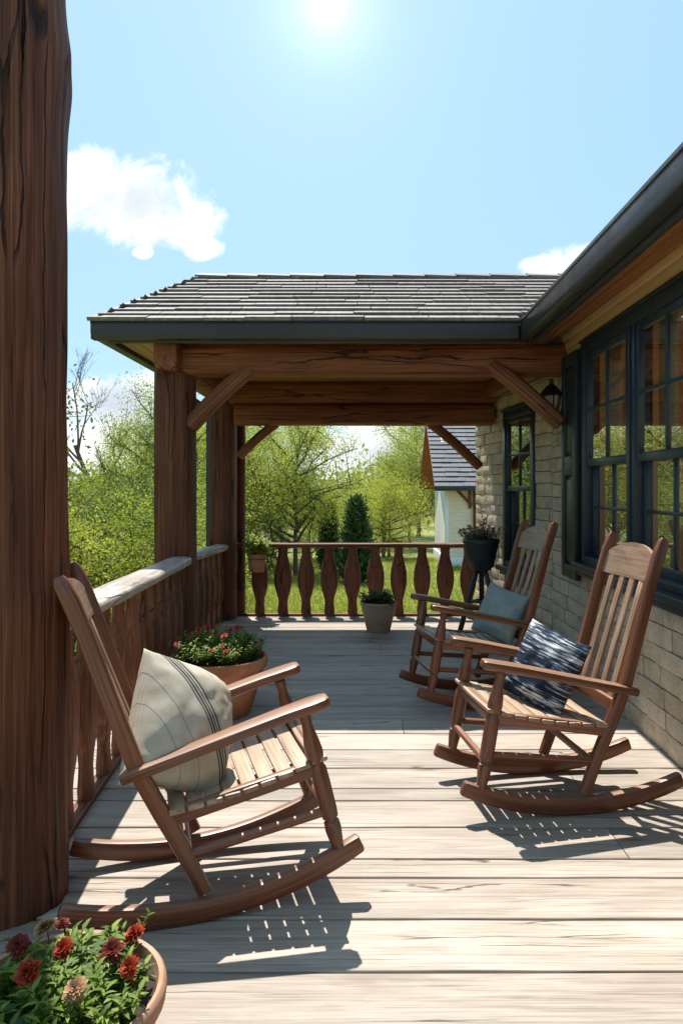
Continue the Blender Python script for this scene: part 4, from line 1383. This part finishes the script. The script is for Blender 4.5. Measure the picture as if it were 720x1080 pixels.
def broadleaf(name, H, W, trunk_h, n_limb, n_sec, leaves, lsize, mat, bark, clump=.28, up=.7, base_r=.06, multi=1):
    """trunk with limbs and twigs (tapered tubes), leaves gathered in clumps round the twigs"""
    root = empty(name)
    tk = MB(); lf = MB(); spots = []
    for mstem in range(multi):
        ox, oy = (0, 0) if multi == 1 else (rnd.uniform(-.2, .2) * W, rnd.uniform(-.2, .2) * W)
        lean_ = V((rnd.uniform(-.12, .12) * H, rnd.uniform(-.12, .12) * H, 0)) if multi > 1 else V((rnd.uniform(-.05, .05) * H, 0, 0))
        n = 9
        tr = [V((ox, oy, 0)) + lean_ * (i / n) + V((rnd.gauss(0, .012) * H * (i > 0), rnd.gauss(0, .012) * H * (i > 0), H * .9 * i / n)) for i in range(n + 1)]
        br = base_r / math.sqrt(multi)
        tk.tube(tr, [br * (1.25 if i == 0 else 1) * (1 - .88 * i / n) + .004 for i in range(n + 1)], 8, ref=Y, wob=.1)
        for l in range(n_limb // multi):
            t = lerp(trunk_h, .97, (l + rnd.random()) / (n_limb // multi))
            k = t * n * .999; i = int(k); p0 = tr[i].lerp(tr[i + 1], k - i)
            az = l * 2.4 + rnd.uniform(-.5, .5)
            reach = W * .5 * math.sqrt(max(.08, 1 - ((t - .5) / .58) ** 2)) * rnd.uniform(.6, 1.12)
            rise = H * .26 * up * rnd.uniform(.5, 1.3)
            e = p0 + V((math.cos(az) * reach, math.sin(az) * reach, rise))
            m1 = p0.lerp(e, .5) + V((rnd.gauss(0, .05) * W, rnd.gauss(0, .05) * W, rise * .12))
            r0 = br * (1 - .85 * t) * .75 + .004
            tk.tube([p0, p0.lerp(m1, .5) + rv() * .01 * H, m1, m1.lerp(e, .5) + rv() * .012 * H, e], [r0, r0 * .8, r0 * .6, r0 * .4, .003], 6)
            for s_ in range(n_sec):
                q = rnd.uniform(.3, 1.0)
                b0 = p0.lerp(m1, q * 2) if q < .5 else m1.lerp(e, q * 2 - 1)
                e2 = b0 + rv() * W * .10 + V((0, 0, H * .04 * up))
                tk.tube([b0, b0.lerp(e2, .5) + rv() * .006 * H, e2], [r0 * .35, r0 * .25, .001], 4)
                spots.append((b0.lerp(e2, .6), W * clump * rnd.uniform(.25, .55)))
    per = max(1, leaves // max(1, len(spots)))
    for (c, r_) in spots:
        for k in range(int(per * rnd.uniform(.4, 1.6))):
            v = rv(); v *= r_ * .46
            v.z *= .8
            tree_leaf(lf, c + v, lsize)
    tk.build('trunk', bark, root); lf.build('crown', mat, root, smooth=0)
    return root


def conifer(name, H, W, mat):
    root = empty(name); tk = MB(); lf = MB()
    tk.tube([(0, 0, 0), (0, 0, H * .5), (0, 0, H)], [.05, .03, .005], 8)
    n = 150
    for i in range(n):
        t = (i + rnd.random()) / n; z = H * (.03 + .95 * t); L = W * .5 * (1 - t) ** .8 * rnd.uniform(.75, 1.1) + .03
        a = i * 2.4
        d_ = V((math.cos(a), math.sin(a), .45 + t * .5)).normalized(); e = V((0, 0, z)) + d_ * L
        tk.tube([(0, 0, z), e], [.007, .002], 4)
        for k in range(int(70 * (L / (W * .5)) + 8)):
            q = rnd.uniform(.15, 1.05); p = V((0, 0, z)).lerp(e, q) + rv() * .035
            dd = (d_ + rv() * .5 + V((0, 0, .25))).normalized(); s_ = dd.cross(rv()).normalized() * .012
            Ln = rnd.uniform(.05, .1)
            lf.add([p - s_, p + s_, p + dd * Ln], [(0, 1, 2)], [p] * 3)
    tk.build('trunk', M['bark'], root); lf.build('crown', mat, root, smooth=0)
    return root


def bare_tree(name, H, W):
    root = empty(name); tk = MB()

    def grow(p, d_, L, r_, lev):
        n = 5; pts = [p]; q = p.copy(); dd = d_.copy()
        for i in range(n):
            dd = (dd + rv() * .10 + V((0, 0, .05))).normalized(); q = q + dd * L / n; pts.append(q.copy())
        tk.tube(pts, [lerp(r_, r_ * .45, i / n) for i in range(n + 1)], 6 if lev < 2 else 4, ref=V((.3, 1, .2)) if abs(d_.y) < .8 else X)
        if lev >= 4: return
        kids = 4 if lev else 7
        for k in range(kids):
            t = rnd.uniform(.35, 1.0); i = min(n - 1, int(t * n)); b = pts[i].lerp(pts[i + 1], t * n - i)
            a = rnd.uniform(0, 6.28); sp = rnd.uniform(.35, .8)
            side = dd.cross(rv()).normalized()
            grow(b, (dd + side * sp).normalized(), L * rnd.uniform(.42, .62), r_ * (1 - .6 * t) * .6 + .002, lev + 1)
    grow(V((0, 0, 0)), V((.03, 0, 1)), H * .62, H * .016, 0)
    tk.build('trunk', M['greybark'], root)
    return root


def put(o, px, d_, h, label, cat, group=None, width=None, rot=None, basez=None):
    x = (px - 385) / F * d_
    o.location = (x, d_, (ground_z(x, d_) if basez is None else basez) - .03)
    o.scale = (width or h, width or h, h)
    o.rotation_euler = (0, 0, rnd.uniform(0, 6.28) if rot is None else rot)
    tag(o, label, cat, group)
    return o


# unit-height prototypes (scaled by height when placed)
A1 = broadleaf('leafy_tree', 1, .95, .22, 28, 11, 34000, .0135, M['l_pale'], M['bark'], .36, .9, .013)
A2 = broadleaf('leafy_tree', 1, .9, .25, 26, 11, 32000, .014, M['l_mid'], M['bark'], .36, .8, .013)
B1 = broadleaf('shrub', 1, 1.25, .06, 30, 9, 24000, .021, M['l_pale'], M['bark'], .34, .6, .03, 3)
B2 = broadleaf('shrub', 1, 1.2, .06, 30, 9, 24000, .021, M['l_mid'], M['bark'], .34, .6, .03, 3)
B3 = broadleaf('shrub', 1, 1.2, .05, 30, 9, 24000, .022, M['l_dark'], M['bark'], .34, .6, .03, 3)
WB = 'shrubs on the bank left of the porch'
WT_ = 'trees beyond the lawn'
GT = 'trees and shrubs outside the left of the picture'
used = set()


def inst(p):
    if p.name not in used:
        used.add(p.name); return p
    return copy_tree(p)


# left bank, between the near log and the first roof post and behind the posts
put(inst(B1), 92, 11.5, 2.35, 'yellow green shrub close behind the side railing next to the log', 'shrub', WB)
put(inst(B3), 118, 15.5, 2.7, 'dark green shrub in the middle of the bank left of the porch', 'shrub', WB)
put(inst(B2), 148, 13.0, 2.35, 'mid green shrub against the left of the first roof post', 'shrub', WB)
put(inst(B2), 68, 17.5, 2.9, 'tall mid green shrub partly hidden by the near log', 'shrub', WB)
put(inst(B3), 168, 18.5, 3.1, 'dark shrub behind the first roof post', 'shrub', WB)
put(inst(B1), 120, 22, 3.1, 'pale shrub rising behind the dark shrub on the bank', 'shrub', WB)
put(inst(A2), 172, 20, 4.9, 'loose leafy tree with bare limbs rising behind the first roof post', 'tree', WT_, width=3.7)
put(inst(A1), 150, 26, 4.4, 'pale green tree behind the bank left of the first roof post', 'tree', WT_)
put(inst(B2), 213, 17, 2.8, 'mid green shrub seen between the two roof posts', 'shrub', WB)
put(inst(A1), 228, 24, 4.6, 'pale tree seen between the two roof posts', 'tree', WT_)
bt = bare_tree('bare_tree', 6.6, 2)
put(bt, 118, 25, 1.2, 'leafless grey tree standing against the sky by the log', 'tree', basez=-1.8, rot=0, width=1.3)
# beyond the back railing
put(inst(A1), 312, 23.5, 4.7, 'broad pale spring tree with a dark trunk beyond the back railing', 'tree', WT_, width=4.6)
put(inst(A2), 262, 27, 5.0, 'mid green tree beside the corner post beyond the back railing', 'tree', WT_)
C1 = conifer('conifer', 1, .42, M['l_con'])
put(C1, 376, 21.5, 2.45, 'larger dark conical evergreen standing on the lawn', 'conifer', 'evergreens on the lawn', width=2.6)
C1.scale = (2.4, 2.4, 2.45)
C2 = copy_tree(C1); put(C2, 347, 24.5, 2.3, 'smaller thin evergreen left of the larger one', 'conifer', 'evergreens on the lawn', width=1.7)
put(inst(B1), 404, 30, 2.9, 'pale shrub right of the evergreens at the lawn edge', 'shrub', WT_)
put(inst(A2), 432, 34, 4.4, 'green tree with bare lower trunk left of the cottage', 'tree', WT_)
put(inst(A1), 441, 42, 6.4, 'tall pale tree rising behind the cottage gable', 'tree', WT_)
put(inst(B2), 330, 29, 2.3, 'low green shrub at the foot of the broad spring tree', 'shrub', WT_)
put(inst(B3), 285, 26, 1.9, 'low dark shrub behind the back railing near the corner post', 'shrub', WT_)
# trees that only the window glass shows
for (x, y, h, pr) in ((-7.5, 5.5, 4.2, B2), (-9, 9.5, 5.0, A2), (-6.5, 8.5, 3.0, B1), (-11, 13, 5.5, A1), (-8, 13.5, 4.4, B3), (-9.5, 2.5, 4.5, A2), (-7, 11.5, 3.4, B2), (-13, 7, 6, A1), (-12, 17, 6, A2), (-15, 21, 6, A1)):
    o = copy_tree(pr); o.location = (x, y, ground_z(x, y)); o.scale = (h, h, h); o.rotation_euler = (0, 0, rnd.uniform(0, 6))
    tag(o, 'green tree or shrub on the bank, mirrored in the window glass', 'tree', GT)
# the far wood
m = MB()
for i in range(260):
    d_ = rnd.uniform(48, 95); x = rnd.uniform(-.75, .35) * d_; h = rnd.uniform(2.8, 5.2) * (1 if d_ < 70 else 1.25)
    for k in range(110):
        v = rv() * .42; v.z = v.z * .8
        tree_leaf(m, V((x, d_, GROUND + h * .5)) + V((v.x * h * .55, v.y * h * .5, v.z * h * .62)), .55)
tag(m.build('woodland', M['l_far'], smooth=0), 'far line of pale spring woodland closing off the lawn', 'woodland', kind='stuff')
